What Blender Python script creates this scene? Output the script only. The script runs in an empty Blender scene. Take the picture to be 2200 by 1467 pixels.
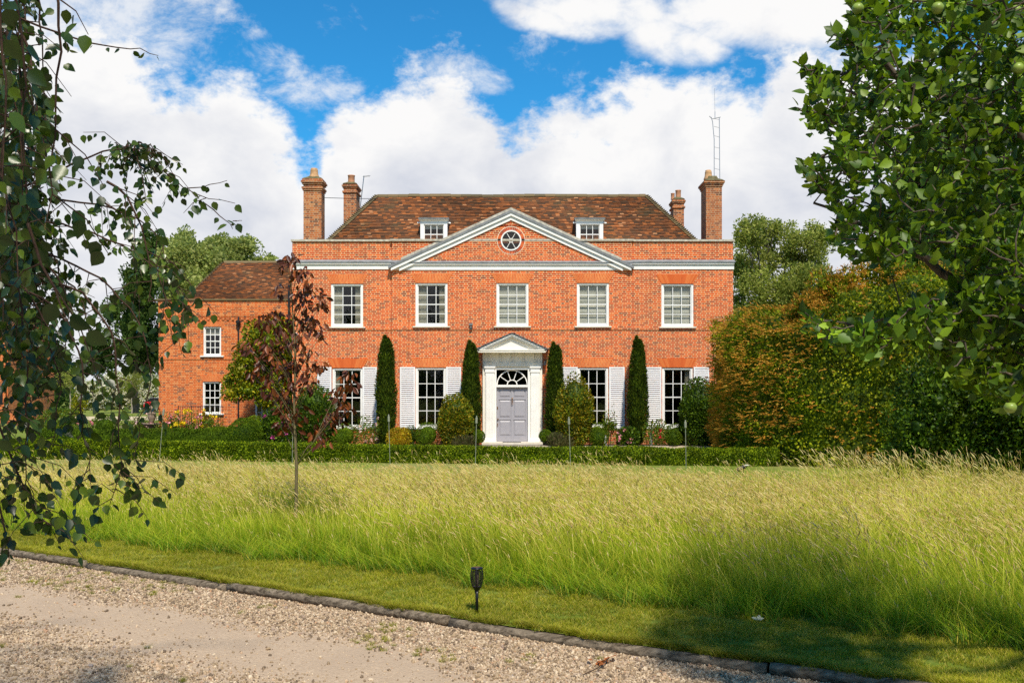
import bpy, math, random
import numpy as np
from mathutils import Vector, Matrix
R = math.radians
rng = np.random.default_rng(7)
random.seed(7)
scene = bpy.context.scene
COL = scene.collection

# ---------------------------------------------------------------- camera
F = 2139.0; HZ = 848.0; CXP = 1100.0; CAMZ = 1.93
cam_d = bpy.data.cameras.new('camera'); cam = bpy.data.objects.new('camera', cam_d)
COL.objects.link(cam); scene.camera = cam
cam.location = (0, 0, CAMZ); cam.rotation_euler = (R(90), 0, 0)
cam_d.sensor_width = 36; cam_d.lens = 36 * F / 2200; cam_d.shift_y = (HZ - 733.5) / 2200
cam_d.clip_start = 0.1; cam_d.clip_end = 5000
def PX(px, Y): return (px - CXP) * Y / F
def PZ(py, Y): return CAMZ + (HZ - py) * Y / F
def P3(px, py, Y): return np.array([PX(px, Y), Y, PZ(py, Y)])

# ---------------------------------------------------------------- light
SUN_AZ, SUN_EL = R(13), R(55)          # to the right of and behind the camera
sdir = Vector((math.sin(SUN_AZ) * math.cos(SUN_EL), -math.cos(SUN_AZ) * math.cos(SUN_EL), math.sin(SUN_EL)))
sl = bpy.data.lights.new('sun', 'SUN'); sun = bpy.data.objects.new('sun', sl); COL.objects.link(sun)
sl.energy = 5.0; sl.angle = R(3.0); sl.color = (1.0, 0.915, 0.77)
sun.rotation_euler = sdir.to_track_quat('Z', 'Y').to_euler(); sun.location = (20, -30, 40)
scene.render.engine = 'CYCLES'
scene.view_settings.view_transform = 'Standard'; scene.view_settings.look = 'None'
scene.view_settings.exposure = 0.2; scene.view_settings.gamma = 1.0
scene.cycles.use_denoising = False
scene.cycles.max_bounces = 8; scene.cycles.transparent_max_bounces = 16
scene.cycles.diffuse_bounces = 4; scene.cycles.glossy_bounces = 3; scene.cycles.transmission_bounces = 4
scene.cycles.sample_clamp_indirect = 6

# ---------------------------------------------------------------- world: Nishita blue with cumulus
W = bpy.data.worlds.new('World'); scene.world = W; W.use_nodes = True
nt = W.node_tree; nt.nodes.clear()
class NB:
    """small helper to write node trees"""
    def __init__(s, nt): s.nt = nt; s.n = nt.nodes; s.l = nt.links
    def new(s, t, **k):
        n = s.n.new(t)
        for a, v in k.items(): setattr(n, a, v)
        return n
    def put(s, sock, v):
        if isinstance(v, bpy.types.NodeSocket): s.l.new(v, sock)
        else:
            try: sock.default_value = v
            except Exception: sock.default_value = (v, v, v)
    def m(s, op, a, b=None, c=None, clamp=False):
        n = s.n.new('ShaderNodeMath'); n.operation = op; n.use_clamp = clamp
        s.put(n.inputs[0], a)
        if b is not None: s.put(n.inputs[1], b)
        if c is not None: s.put(n.inputs[2], c)
        return n.outputs[0]
    def mix(s, f, a, b, bt='MIX'):
        n = s.n.new('ShaderNodeMix'); n.data_type = 'RGBA'; n.blend_type = bt
        s.put(n.inputs[0], f); s.put(n.inputs[6], rgba(a)); s.put(n.inputs[7], rgba(b)); return n.outputs[2]
    def noise(s, vec, scale, detail=4, rough=.55, dist=0., lac=2.):
        n = s.n.new('ShaderNodeTexNoise'); s.put(n.inputs['Vector'], vec) if vec is not None else None
        n.inputs['Scale'].default_value = scale; n.inputs['Detail'].default_value = detail
        n.inputs['Roughness'].default_value = rough; n.inputs['Distortion'].default_value = dist
        return n.outputs[0]
    def ramp(s, f, pts, interp='LINEAR'):
        n = s.n.new('ShaderNodeValToRGB'); s.put(n.inputs[0], f); cr = n.color_ramp; cr.interpolation = interp
        while len(cr.elements) < len(pts): cr.elements.new(0.5)
        for e, (p, c) in zip(cr.elements, pts): e.position = p; e.color = rgba(c) if not isinstance(c, float) else (c, c, c, 1)
        return n.outputs[0]
    def smooth(s, v, a, b, lo=0., hi=1.):
        n = s.n.new('ShaderNodeMapRange'); n.interpolation_type = 'SMOOTHSTEP'
        s.put(n.inputs[0], v); s.put(n.inputs[1], a); s.put(n.inputs[2], b); s.put(n.inputs[3], lo); s.put(n.inputs[4], hi)
        return n.outputs[0]
def rgba(c):
    if isinstance(c, bpy.types.NodeSocket): return c
    return (c[0], c[1], c[2], 1.0)
b = NB(nt)
out = b.new('ShaderNodeOutputWorld'); bg = b.new('ShaderNodeBackground'); b.l.new(bg.outputs[0], out.inputs[0])
tc = b.new('ShaderNodeTexCoord'); dirv = tc.outputs['Generated']
sx = b.new('ShaderNodeSeparateXYZ'); b.l.new(dirv, sx.inputs[0])
az = b.m('ARCTAN2', sx.outputs[0], b.m('ABSOLUTE', sx.outputs[1])); el = b.m('ARCSINE', sx.outputs[2])
def azel(px, py):
    u = (px - CXP) / F; v = (HZ - py) / F
    return math.atan(u), math.atan(v / math.sqrt(1 + u * u))
# height of the cloud bank's upper edge against azimuth
edge = [(-700, 60), (-200, 20), (60, 60), (160, 40), (260, 95), (340, 150), (380, 165), (430, 175), (500, 168), (560, 195), (620, 255), (665, 330), (690, 310), (735, 230), (790, 235), (860, 195), (940, 165),
        (1010, 190), (1060, 235), (1095, 275), (1130, 240), (1200, 228), (1300, 218), (1380, 185), (1450, 162), (1540, 170), (1630, 178), (1660, 120), (1720, 95), (1850, 90), (2300, 40), (2900, 60)]
A0, A1, E1 = -0.9, 0.9, 0.6
fc = b.new('ShaderNodeFloatCurve'); cv = fc.mapping.curves[0]
pts = []
for px_, py_ in edge:
    a_, e_ = azel(px_, py_); pts.append(((a_ - A0) / (A1 - A0), e_ / E1))
cv.points[0].location = (0, pts[0][1]); cv.points[1].location = (1, pts[-1][1])
for p in pts: cv.points.new(*p)
for p in cv.points: p.handle_type = 'AUTO_CLAMPED'
fc.mapping.update()
b.l.new(b.m('DIVIDE', b.m('SUBTRACT', az, A0), A1 - A0), fc.inputs[1])
Bd = b.m('MULTIPLY', fc.outputs[0], E1)
mp = b.new('ShaderNodeMapping'); b.l.new(dirv, mp.inputs[0]); mp.inputs['Scale'].default_value = (1, 1, 1.5); mp.inputs['Location'].default_value = (3.1, 1.7, .6)
n1 = b.noise(mp.outputs[0], 7.0, 9, .55, .3); n2 = b.noise(mp.outputs[0], 22.0, 7, .6, .25)
nn = b.m('ADD', b.m('SUBTRACT', n1, .5), b.m('MULTIPLY', b.m('SUBTRACT', n2, .5), .55))
d0 = b.m('ADD', b.m('MULTIPLY', b.m('SUBTRACT', Bd, el), 9.0), b.m('MULTIPLY', nn, 1.5))
bank = b.smooth(b.m('ADD', d0, b.m('MULTIPLY', b.m('SUBTRACT', b.noise(mp.outputs[0], 60.0, 6, .65, .1), .5), .6)), -.12, .30)
def blob(px_, py_, rx, ry, k=1.0, tilt=0.):
    a_, e_ = azel(px_, py_)
    dx = b.m('SUBTRACT', az, a_); dy = b.m('SUBTRACT', b.m('SUBTRACT', el, e_), b.m('MULTIPLY', dx, tilt))
    q = b.m('ADD', b.m('POWER', b.m('ABSOLUTE', b.m('DIVIDE', dx, rx / F)), 2.), b.m('POWER', b.m('ABSOLUTE', b.m('DIVIDE', dy, ry / F)), 2.))
    return b.m('MULTIPLY', b.m('SUBTRACT', 1.0, q), k)
ups = [blob(1290, 15, 230, 62, 1, -.12), blob(1440, 85, 120, 55, 1, -.2), blob(1560, 20, 200, 70, 1, 0), blob(1770, 10, 200, 90, 1, 0), blob(1180, 40, 130, 30, .7, -.3)]
u_ = ups[0]
for q in ups[1:]: u_ = b.m('MAXIMUM', u_, q)
up = b.smooth(b.m('ADD', b.m('MAXIMUM', u_, -1.5), b.m('MULTIPLY', nn, 3.0)), -.1, .95)
wis = [blob(250, 40, 260, 110, 1, 0), blob(440, 15, 120, 45, .7, -.3), blob(970, 175, 110, 60, .8, -.1), blob(540, 60, 50, 22, .35), blob(700, 60, 50, 35, .25), blob(930, 40, 40, 20, .2), blob(1190, 90, 60, 60, .2), blob(620,175,150,60,.5,-.2)]
w_ = wis[0]
for q in wis[1:]: w_ = b.m('MAXIMUM', w_, q)
n3 = b.noise(mp.outputs[0], 16.0, 10, .68, .25)
wi = b.m('MULTIPLY', b.smooth(b.m('ADD', b.m('MAXIMUM', w_, -1.), b.m('MULTIPLY', b.m('SUBTRACT', n3, .5), 4.0)), .0, 1.3), .8)
dens = b.m('MAXIMUM', b.m('MAXIMUM', bank, up), wi)
# away from the photographed part of the sky: ordinary broken cloud
gen = b.smooth(b.noise(mp.outputs[0], 3.0, 8, .55, .2), .60, .70)
far = b.m('MAXIMUM', b.smooth(b.m('ABSOLUTE', az), .62, .8), b.smooth(el, .46, .6))
dens = b.m('ADD', b.m('MULTIPLY', dens, b.m('SUBTRACT', 1., far)), b.m('MULTIPLY', gen, far))
sky = b.new('ShaderNodeTexSky', sky_type='NISHITA'); sky.sun_disc = False; sky.sun_elevation = SUN_EL; sky.sun_rotation = math.pi - SUN_AZ
sky.air_density = 1.0; sky.dust_density = .3; sky.ozone_density = 3.0
skc = b.mix(1.0, sky.outputs[0], (.022, .102, .138), 'MULTIPLY')
# cloud brightness: brilliant edges, soft grey folds
dep = b.m('SUBTRACT', Bd, el)
fold = b.noise(mp.outputs[0], 5.0, 8, .6, .5)
fold2 = b.noise(mp.outputs[0], 13.0, 6, .55, .3)
g = b.m('ADD', b.m('ADD', b.m('MULTIPLY', b.smooth(dep, .0, .16), .52), .02), b.m('MULTIPLY', b.m('SUBTRACT', b.m('ADD', b.m('MULTIPLY', fold, .55), b.m('MULTIPLY', fold2, .45)), .5), 3.6), clamp=True)
cc = b.mix(g, (.845, .84, .835), (.54, .57, .65))
bg_c = b.mix(dens, skc, cc)
b.l.new(bg_c, bg.inputs[0]); bg.inputs[1].default_value = 1.0

# ---------------------------------------------------------------- materials
def mat(name, col, rough=.6, spec=.4, metal=0., noise=0., nscale=8., bump=0., bscale=60.):
    m = bpy.data.materials.new(name); m.use_nodes = True; b = NB(m.node_tree)
    p = b.n['Principled BSDF']; p.inputs['Roughness'].default_value = rough
    p.inputs['Specular IOR Level'].default_value = spec; p.inputs['Metallic'].default_value = metal
    tc = b.new('ShaderNodeTexCoord')
    if noise > 0:
        n = b.noise(tc.outputs['Object'], nscale, 6, .6)
        lo = tuple(c * (1 - noise) for c in col); hi = tuple(min(1, c * (1 + noise)) for c in col)
        b.l.new(b.ramp(n, [(.3, lo), (.7, hi)]), p.inputs['Base Color'])
    else: p.inputs['Base Color'].default_value = rgba(col)
    if bump > 0:
        bn = b.new('ShaderNodeBump'); bn.inputs['Strength'].default_value = bump; bn.inputs['Distance'].default_value = .01
        b.l.new(b.noise(tc.outputs['Object'], bscale, 5), bn.inputs['Height']); b.l.new(bn.outputs[0], p.inputs['Normal'])
    return m

def leafmat(name, cols, transl=.3, rough=.5, spec=.35, clump=.35, cscale=1.5, deblue=True):
    """foliage: colour varies per leaf (random per island) and in patches"""
    m = bpy.data.materials.new(name); m.use_nodes = True; b = NB(m.node_tree); b.n.clear()
    o = b.new('ShaderNodeOutputMaterial'); p = b.new('ShaderNodeBsdfPrincipled'); t = b.new('ShaderNodeBsdfTranslucent'); mx = b.new('ShaderNodeMixShader')
    g = b.new('ShaderNodeNewGeometry'); tc = b.new('ShaderNodeTexCoord')
    k = len(cols)
    if deblue: cols = [(c_[0] * 1.06, c_[1], c_[2] * .4) for c_ in cols]
    c = b.ramp(g.outputs['Random Per Island'], [((i + .5) / k, cols[i]) for i in range(k)])
    n = b.noise(tc.outputs['Object'], cscale, 4, .6)
    f = b.smooth(n, .35, .65, 1 - clump, 1 + clump)
    v = b.new('ShaderNodeMix', data_type='RGBA', blend_type='MULTIPLY'); v.inputs[0].default_value = 1
    cb = b.new('ShaderNodeCombineColor')
    for i in range(3): b.l.new(f, cb.inputs[i])
    b.l.new(c, v.inputs[6]); b.l.new(cb.outputs[0], v.inputs[7])
    p.inputs['Roughness'].default_value = rough; p.inputs['Specular IOR Level'].default_value = spec
    b.l.new(v.outputs[2], p.inputs['Base Color'])
    tcol = b.mix(.5, v.outputs[2], (cols[-1][0] * 1.2, cols[-1][1] * 1.25, cols[-1][2] * .6)); b.l.new(tcol, t.inputs[0])
    mx.inputs[0].default_value = transl; b.l.new(p.outputs[0], mx.inputs[1]); b.l.new(t.outputs[0], mx.inputs[2]); b.l.new(mx.outputs[0], o.inputs[0])
    return m

def brickmat(name, tones, mortar, mv=.17, mu=.05, h=.0752, P=.34, seed=0., weather=.25, thin=1.0):
    """Flemish bond in object space; tones = list of (pos, colour)"""
    m = bpy.data.materials.new(name); m.use_nodes = True; b = NB(m.node_tree); p = b.n['Principled BSDF']
    g = b.new('ShaderNodeNewGeometry'); tc = b.new('ShaderNodeTexCoord')
    so = b.new('ShaderNodeSeparateXYZ'); b.l.new(tc.outputs['Object'], so.inputs[0])
    sn = b.new('ShaderNodeSeparateXYZ'); b.l.new(g.outputs['True Normal'], sn.inputs[0])
    side = b.m('GREATER_THAN', b.m('ABSOLUTE', sn.outputs[0]), .6)
    u = b.m('ADD', b.m('MULTIPLY', so.outputs[1], side), b.m('MULTIPLY', so.outputs[0], b.m('SUBTRACT', 1., side)))
    jz = b.m('MULTIPLY', b.m('SUBTRACT', b.noise(tc.outputs['Object'], .7, 3), .5), .03)
    v = b.m('DIVIDE', b.m('ADD', so.outputs[2], jz), h); row = b.m('FLOOR', v); vf = b.m('FRACT', v)
    par = b.m('MODULO', row, 2.)
    x = b.m('ADD', b.m('ADD', b.m('DIVIDE', u, P), b.m('MULTIPLY', b.m('ABSOLUTE', par), .5)), 500.)
    wn0 = b.new('ShaderNodeTexWhiteNoise', noise_dimensions='1D'); b.l.new(row, wn0.inputs['W'])
    x = b.m('ADD', x, b.m('MULTIPLY', wn0.outputs[0], .12))
    ce = b.m('FLOOR', x); f = b.m('FRACT', x)
    isH = b.m('GREATER_THAN', f, .66)
    d1 = b.m('MINIMUM', f, b.m('SUBTRACT', 1., f)); d2 = b.m('ABSOLUTE', b.m('SUBTRACT', f, .66)); dd = b.m('MINIMUM', d1, d2)
    mo = b.m('MAXIMUM', b.m('LESS_THAN', dd, mu / 2), b.m('LESS_THAN', b.m('MINIMUM', vf, b.m('SUBTRACT', 1., vf)), mv / 2))
    cx = b.new('ShaderNodeCombineXYZ'); b.l.new(b.m('ADD', b.m('MULTIPLY', ce, 2.), isH), cx.inputs[0]); b.l.new(row, cx.inputs[1]); b.l.new(b.m('ADD', side, seed), cx.inputs[2])
    wn = b.new('ShaderNodeTexWhiteNoise', noise_dimensions='3D'); b.l.new(cx.outputs[0], wn.inputs['Vector'])
    # headers tend to be darker (burnt ends)
    idv = b.m('SUBTRACT', wn.outputs[0], b.m('MULTIPLY', isH, .06))
    bc = b.ramp(idv, tones)
    pt = b.noise(tc.outputs['Object'], .45, 5, .6)
    bc = b.mix(b.smooth(pt, .35, .7, 0., weather), bc, (.36, .10, .045))
    st = b.noise(tc.outputs['Object'], 1.3, 8, .7)
    mc = b.mix(b.smooth(st, .5, .8, 0., .4), mortar, (mortar[0] * .6, mortar[1] * .5, mortar[2] * .45))
    c = b.mix(mo, bc, mc)
    smp = b.new('ShaderNodeMapping'); b.l.new(tc.outputs['Object'], smp.inputs[0]); smp.inputs['Scale'].default_value = (2.2, 2.2, .22)
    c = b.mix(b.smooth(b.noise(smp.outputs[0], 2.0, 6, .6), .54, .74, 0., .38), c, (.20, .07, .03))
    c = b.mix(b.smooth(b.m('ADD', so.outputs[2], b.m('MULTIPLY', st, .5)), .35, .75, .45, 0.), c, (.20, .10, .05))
    fine = b.noise(tc.outputs['Object'], 45., 3, .6)
    c = b.mix(b.m('MULTIPLY', b.m('SUBTRACT', fine, .35, clamp=True), .6), c, (.2, .07, .04))
    b.l.new(c, p.inputs['Base Color']); p.inputs['Roughness'].default_value = .85; p.inputs['Specular IOR Level'].default_value = .2
    bn = b.new('ShaderNodeBump'); bn.inputs['Strength'].default_value = .5; bn.inputs['Distance'].default_value = .006; bn.invert = True
    b.l.new(mo, bn.inputs['Height']); b.l.new(bn.outputs[0], p.inputs['Normal'])
    return m

def islandmat(name, pts, rough=.8, spec=.25, extra=None, bump=.0):
    m = bpy.data.materials.new(name); m.use_nodes = True; b = NB(m.node_tree); p = b.n['Principled BSDF']
    g = b.new('ShaderNodeNewGeometry'); tc = b.new('ShaderNodeTexCoord')
    c = b.ramp(g.outputs['Random Per Island'], pts)
    n = b.noise(tc.outputs['Object'], .9, 6, .65)
    if extra: c = b.mix(b.smooth(n, extra[1], extra[1] + .15, 0., extra[2]), c, extra[0])
    n2 = b.noise(tc.outputs['Object'], 30., 4, .6)
    c = b.mix(b.m('MULTIPLY', n2, .35), c, (.05, .03, .02))
    b.l.new(c, p.inputs['Base Color']); p.inputs['Roughness'].default_value = rough; p.inputs['Specular IOR Level'].default_value = spec
    return m

M = {}
tn = [(0., (.22, .06, .04)), (.07, (.34, .062, .025)), (.3, (.50, .062, .012)), (.55, (.64, .080, .012)), (.8, (.76, .118, .016)), (1., (.78, .17, .035))]
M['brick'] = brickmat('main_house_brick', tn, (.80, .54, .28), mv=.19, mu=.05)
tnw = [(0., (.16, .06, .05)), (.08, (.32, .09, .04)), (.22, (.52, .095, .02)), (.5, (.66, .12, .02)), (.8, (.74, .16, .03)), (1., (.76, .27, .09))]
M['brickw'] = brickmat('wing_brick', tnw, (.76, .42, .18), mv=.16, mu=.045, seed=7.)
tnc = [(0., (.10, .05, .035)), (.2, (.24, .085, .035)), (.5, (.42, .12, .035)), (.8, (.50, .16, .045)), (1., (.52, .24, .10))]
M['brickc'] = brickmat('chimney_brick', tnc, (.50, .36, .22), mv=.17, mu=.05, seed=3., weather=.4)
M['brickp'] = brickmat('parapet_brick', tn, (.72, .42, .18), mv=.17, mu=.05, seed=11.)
M['rubbed'] = islandmat('rubbed_brick', [(0., (.68, .12, .022)), (.5, (.76, .155, .032)), (1., (.80, .21, .05))])
M['rubbedjoint'] = mat('arch_joint', (.82, .44, .18), .9)
M['tile'] = islandmat('clay_roof_tile', [(0., (.09, .050, .026)), (.3, (.15, .062, .026)), (.6, (.22, .080, .028)), (.85, (.31, .105, .030)), (.95, (.46, .15, .04)), (1., (.52, .26, .12))], extra=((.11, .095, .045), .52, .45))
M['hip'] = islandmat('mossy_hip_tile', [(0., (.10, .08, .04)), (.5, (.17, .13, .06)), (1., (.22, .15, .07))])
M['lead'] = mat('lead_flashing', (.20, .205, .21), .6, .3, 0., .3, 6.)
M['slate'] = islandmat('porch_slate', [(0., (.09, .09, .10)), (.5, (.16, .16, .17)), (1., (.24, .23, .22))])
M['coping'] = mat('coping_stone', (.46, .42, .34), .9, .2, 0., .4, 9.)
M['stone'] = mat('sill_stone', (.62, .56, .46), .85, .2, 0., .15, 7.)
M['white'] = mat('white_paint', (.80, .785, .75), .5, .35, 0., .07, 2.5)
M['cream'] = mat('cream_paint', (.80, .755, .66), .55, .35, 0., .06, 5.)
M['shut'] = mat('shutter_paint', (.78, .78, .79), .5, .35, 0., .04, 4.)
M['door'] = mat('lilac_grey_paint', (.335, .325, .36), .4, .4, 0., .04, 5.)
M['brass'] = mat('aged_brass', (.25, .13, .05), .4, .5, .7)
M['black'] = mat('black_iron', (.012, .013, .015), .5, .5)
M['bpl'] = mat('black_plastic', (.006, .006, .007), .38, .5)
M['pot'] = mat('terracotta_pot', (.46, .22, .12), .9, .2, 0., .3, 8.)
M['potb'] = mat('buff_chimney_pot', (.48, .28, .14), .9, .2, 0., .3, 8.)
M['moss'] = mat('weathered_cap', (.13, .11, .055), .95, .1, 0., .5, 9.)
M['blind'] = mat('roller_blind', (.50, .47, .41), .9, .1, 0., .12, 1.2)
M['curtain'] = mat('linen_curtain', (.62, .58, .50), .9, .1)
M['room'] = mat('darkened_room_wall', (.045, .04, .035), .9, .1)  # near-black colour stands in for unlit rooms
M['soil'] = mat('bed_soil', (.075, .05, .032), .95, .1, 0., .4, 14., .6, 40.)
M['aerial'] = mat('aerial_aluminium', (.35, .36, .38), .4, .5, .6)
M['lantern'] = mat('galvanised_lamp', (.22, .25, .25), .5, .4, .4)
M['camw'] = mat('camera_housing', (.8, .8, .8), .35, .5)
M['urn'] = mat('weathered_stone_urn', (.24, .17, .12), .9, .2, 0., .35, 14.)
M['stake'] = mat('tarnished_steel', (.30, .30, .22), .45, .5, .3, .2, 14.)
M['car'] = mat('red_car_paint', (.55, .012, .015), .25, .6)
M['glassd'] = mat('tinted_glass', (.01, .012, .015), .22, .4)
M['tyre'] = mat('tyre_rubber', (.012, .012, .012), .8)
M['lampr'] = mat('tail_lamp', (.35, .25, .25), .2, .6)

def glassmat():
    m = bpy.data.materials.new('window_glass'); m.use_nodes = True; b = NB(m.node_tree); b.n.clear()
    o = b.new('ShaderNodeOutputMaterial'); t = b.new('ShaderNodeBsdfTransparent'); t.inputs[0].default_value = (.82, .85, .83, 1)
    g = b.new('ShaderNodeBsdfGlossy'); g.inputs['Roughness'].default_value = .03
    tc = b.new('ShaderNodeTexCoord'); bn = b.new('ShaderNodeBump'); bn.inputs['Strength'].default_value = .06; bn.inputs['Distance'].default_value = .02
    b.l.new(b.noise(tc.outputs['Object'], 2.5, 2), bn.inputs['Height']); b.l.new(bn.outputs[0], g.inputs['Normal'])
    ge = b.new('ShaderNodeNewGeometry'); fr = b.new('ShaderNodeFresnel'); b.l.new(b.m('SUBTRACT', 1.5, b.m('MULTIPLY', ge.outputs['Backfacing'], .8333)), fr.inputs[0])
    mx = b.new('ShaderNodeMixShader'); b.l.new(b.m('MULTIPLY', fr.outputs[0], 1.5, clamp=True), mx.inputs[0])
    b.l.new(t.outputs[0], mx.inputs[1]); b.l.new(g.outputs[0], mx.inputs[2]); b.l.new(mx.outputs[0], o.inputs[0]); return m
M['glass'] = glassmat()

def barkmat(name, c1, c2, sc=12., msc=(3, 3, .7), rz=0.):
    m = bpy.data.materials.new(name); m.use_nodes = True; b = NB(m.node_tree); p = b.n['Principled BSDF']
    tc = b.new('ShaderNodeTexCoord'); mp = b.new('ShaderNodeMapping'); b.l.new(tc.outputs['Object'], mp.inputs[0]); mp.inputs['Scale'].default_value = msc; mp.inputs['Rotation'].default_value = (0, 0, rz); mp.vector_type = 'TEXTURE' if False else 'POINT'
    n = b.noise(mp.outputs[0], sc, 6, .65); b.l.new(b.ramp(n, [(.35, c1), (.65, c2)]), p.inputs['Base Color'])
    p.inputs['Roughness'].default_value = .9; p.inputs['Specular IOR Level'].default_value = .15
    bn = b.new('ShaderNodeBump'); bn.inputs['Strength'].default_value = .7; bn.inputs['Distance'].default_value = .02; b.l.new(n, bn.inputs['Height']); b.l.new(bn.outputs[0], p.inputs['Normal'])
    return m
M['bark'] = barkmat('tree_bark', (.05, .04, .03), (.14, .11, .08))
M['barkb'] = barkmat('birch_bark', (.10, .08, .07), (.55, .52, .48), 7.)
M['twig'] = barkmat('birch_twig', (.045, .025, .018), (.10, .06, .04), 30.)
M['barkc'] = barkmat('young_trunk_bark', (.11, .085, .04), (.20, .16, .075), 18.)
M['barkp'] = barkmat('pale_bark', (.25, .2, .15), (.42, .36, .28), 10.)
M['timber'] = barkmat('weathered_log', (.06, .045, .03), (.27, .215, .155), 6., (.5, 5, 5), R(33))

LM = {}
LM['birch'] = leafmat('birch_leaf', [(.014, .034, .012), (.024, .054, .014), (.036, .072, .022), (.075, .13, .016)], .30, .34, .55, .25, 2.)
LM['apple'] = leafmat('apple_leaf', [(.022, .056, .010), (.046, .108, .012), (.095, .19, .018), (.21, .34, .03)], .32, .48, .35, .3, 1.)
LM['hedge'] = leafmat('tall_hedge_leaf', [(.034, .065, .006), (.09, .145, .008), (.16, .215, .012), (.27, .29, .02)], .28, .6, .15, .5, 1.1)
LM['spike'] = leafmat('bronze_shoot', [(.20, .13, .02), (.38, .15, .022), (.48, .21, .05), (.56, .36, .14)], .25, .7, .2, .25, .9)
LM['box'] = leafmat('box_leaf', [(.022, .052, .004), (.045, .092, .006), (.075, .14, .010), (.13, .20, .016)], .22, .65, .12, .25, 3.)
LM['boxfront'] = leafmat('low_hedge_leaf', [(.025, .055, .004), (.06, .11, .006), (.13, .20, .010), (.26, .33, .02)], .25, .65, .12, .3, 2.2)
LM['yew'] = leafmat('yew_needle', [(.010, .026, .004), (.020, .044, .006), (.036, .068, .008), (.08, .115, .012)], .12, .7, .1, .35, 3.5)
LM['camellia'] = leafmat('camellia_leaf', [(.035, .07, .007), (.075, .12, .010), (.13, .18, .015), (.30, .22, .02)], .22, .5, .2, .3, 2.)
LM['dark'] = leafmat('dark_shrub_leaf', [(.016, .042, .006), (.032, .075, .008), (.055, .115, .010), (.11, .18, .018)], .22, .5, .2, .35, 2.)
LM['yellow'] = leafmat('golden_shrub_leaf', [(.16, .17, .01), (.28, .27, .012), (.42, .36, .015), (.40, .22, .02)], .3, .5, .3, .2, 3.)
LM['rose'] = leafmat('rose_leaf', [(.04, .10, .012), (.07, .16, .018), (.12, .22, .03), (.18, .16, .03)], .3, .5, .3, .25, 3.)
LM['lav'] = leafmat('lavender_leaf', [(.05, .07, .04), (.08, .10, .06), (.11, .12, .085), (.10, .085, .12)], .2, .7, .2, .2, 3.)
LM['copper'] = leafmat('copper_leaf', [(.060, .017, .018), (.10, .028, .026), (.145, .046, .038), (.22, .06, .025)], .2, .4, .4, .25, 2.)
LM['magnolia'] = leafmat('evergreen_leaf', [(.045, .085, .006), (.10, .155, .008), (.19, .25, .014), (.36, .32, .02)], .25, .5, .25, .3, 1.2)
LM['fardark'] = leafmat('far_dark_leaf', [(.04, .08, .018), (.065, .115, .025), (.11, .165, .04)], .34, .8, .05, .3, .25, deblue=False)
LM['farpale'] = leafmat('far_pale_leaf', [(.17, .22, .055), (.28, .33, .085), (.40, .43, .15)], .45, .8, .05, .2, .25, deblue=False)
LM['farwillow'] = leafmat('willow_leaf', [(.14, .18, .03), (.24, .28, .05), (.37, .38, .10)], .42, .8, .05, .3, .3, deblue=False)
LM['redleaf'] = leafmat('dark_red_leaf', [(.05, .008, .008), (.10, .012, .012), (.16, .03, .02)], .3, .5, .3, .2, .5)
def flat_leaf(n, c): return leafmat(n, [tuple(x * .8 for x in c), c, tuple(min(1, x * 1.15) for x in c)], .25, .6, .2, .1, 6., deblue=False)
LM['fwhite'] = flat_leaf('white_blossom', (.80, .76, .66)); LM['fyellow'] = flat_leaf('yellow_rose', (.85, .62, .02))
LM['fpink'] = flat_leaf('pink_blossom', (.80, .33, .38)); LM['fred'] = flat_leaf('red_rose', (.65, .02, .06)); LM['fblush'] = flat_leaf('blush_rose', (.82, .56, .52))
LM['fmagenta'] = flat_leaf('magenta_peony', (.55, .08, .30))

# ---------------------------------------------------------------- mesh building
def tag(o, label=None, cat=None, group=None, kind=None):
    if label: o['label'] = label
    if cat: o['category'] = cat
    if group: o['group'] = group
    if kind: o['kind'] = kind
    return o
def empty(name, loc=(0, 0, 0), label=None, cat=None, group=None, rz=0.):
    o = bpy.data.objects.new(name, None); COL.objects.link(o); o.location = loc; o.rotation_euler = (0, 0, rz); o.empty_display_size = .3
    return tag(o, label, cat, group)
def link(name, me, mats, parent=None):
    o = bpy.data.objects.new(name, me); COL.objects.link(o)
    for m in mats: me.materials.append(m)
    if parent is not None:
        o.parent = parent
        # geometry is written in world coordinates: bring it into the parent's frame
        o.matrix_parent_inverse = Matrix.Identity(4)
        inv = world_of(parent).inverted(); o.matrix_local = inv
    return o
def world_of(o):
    m = o.matrix_basis.copy()
    while o.parent is not None:
        o = o.parent; m = o.matrix_basis @ m
    return m
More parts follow.
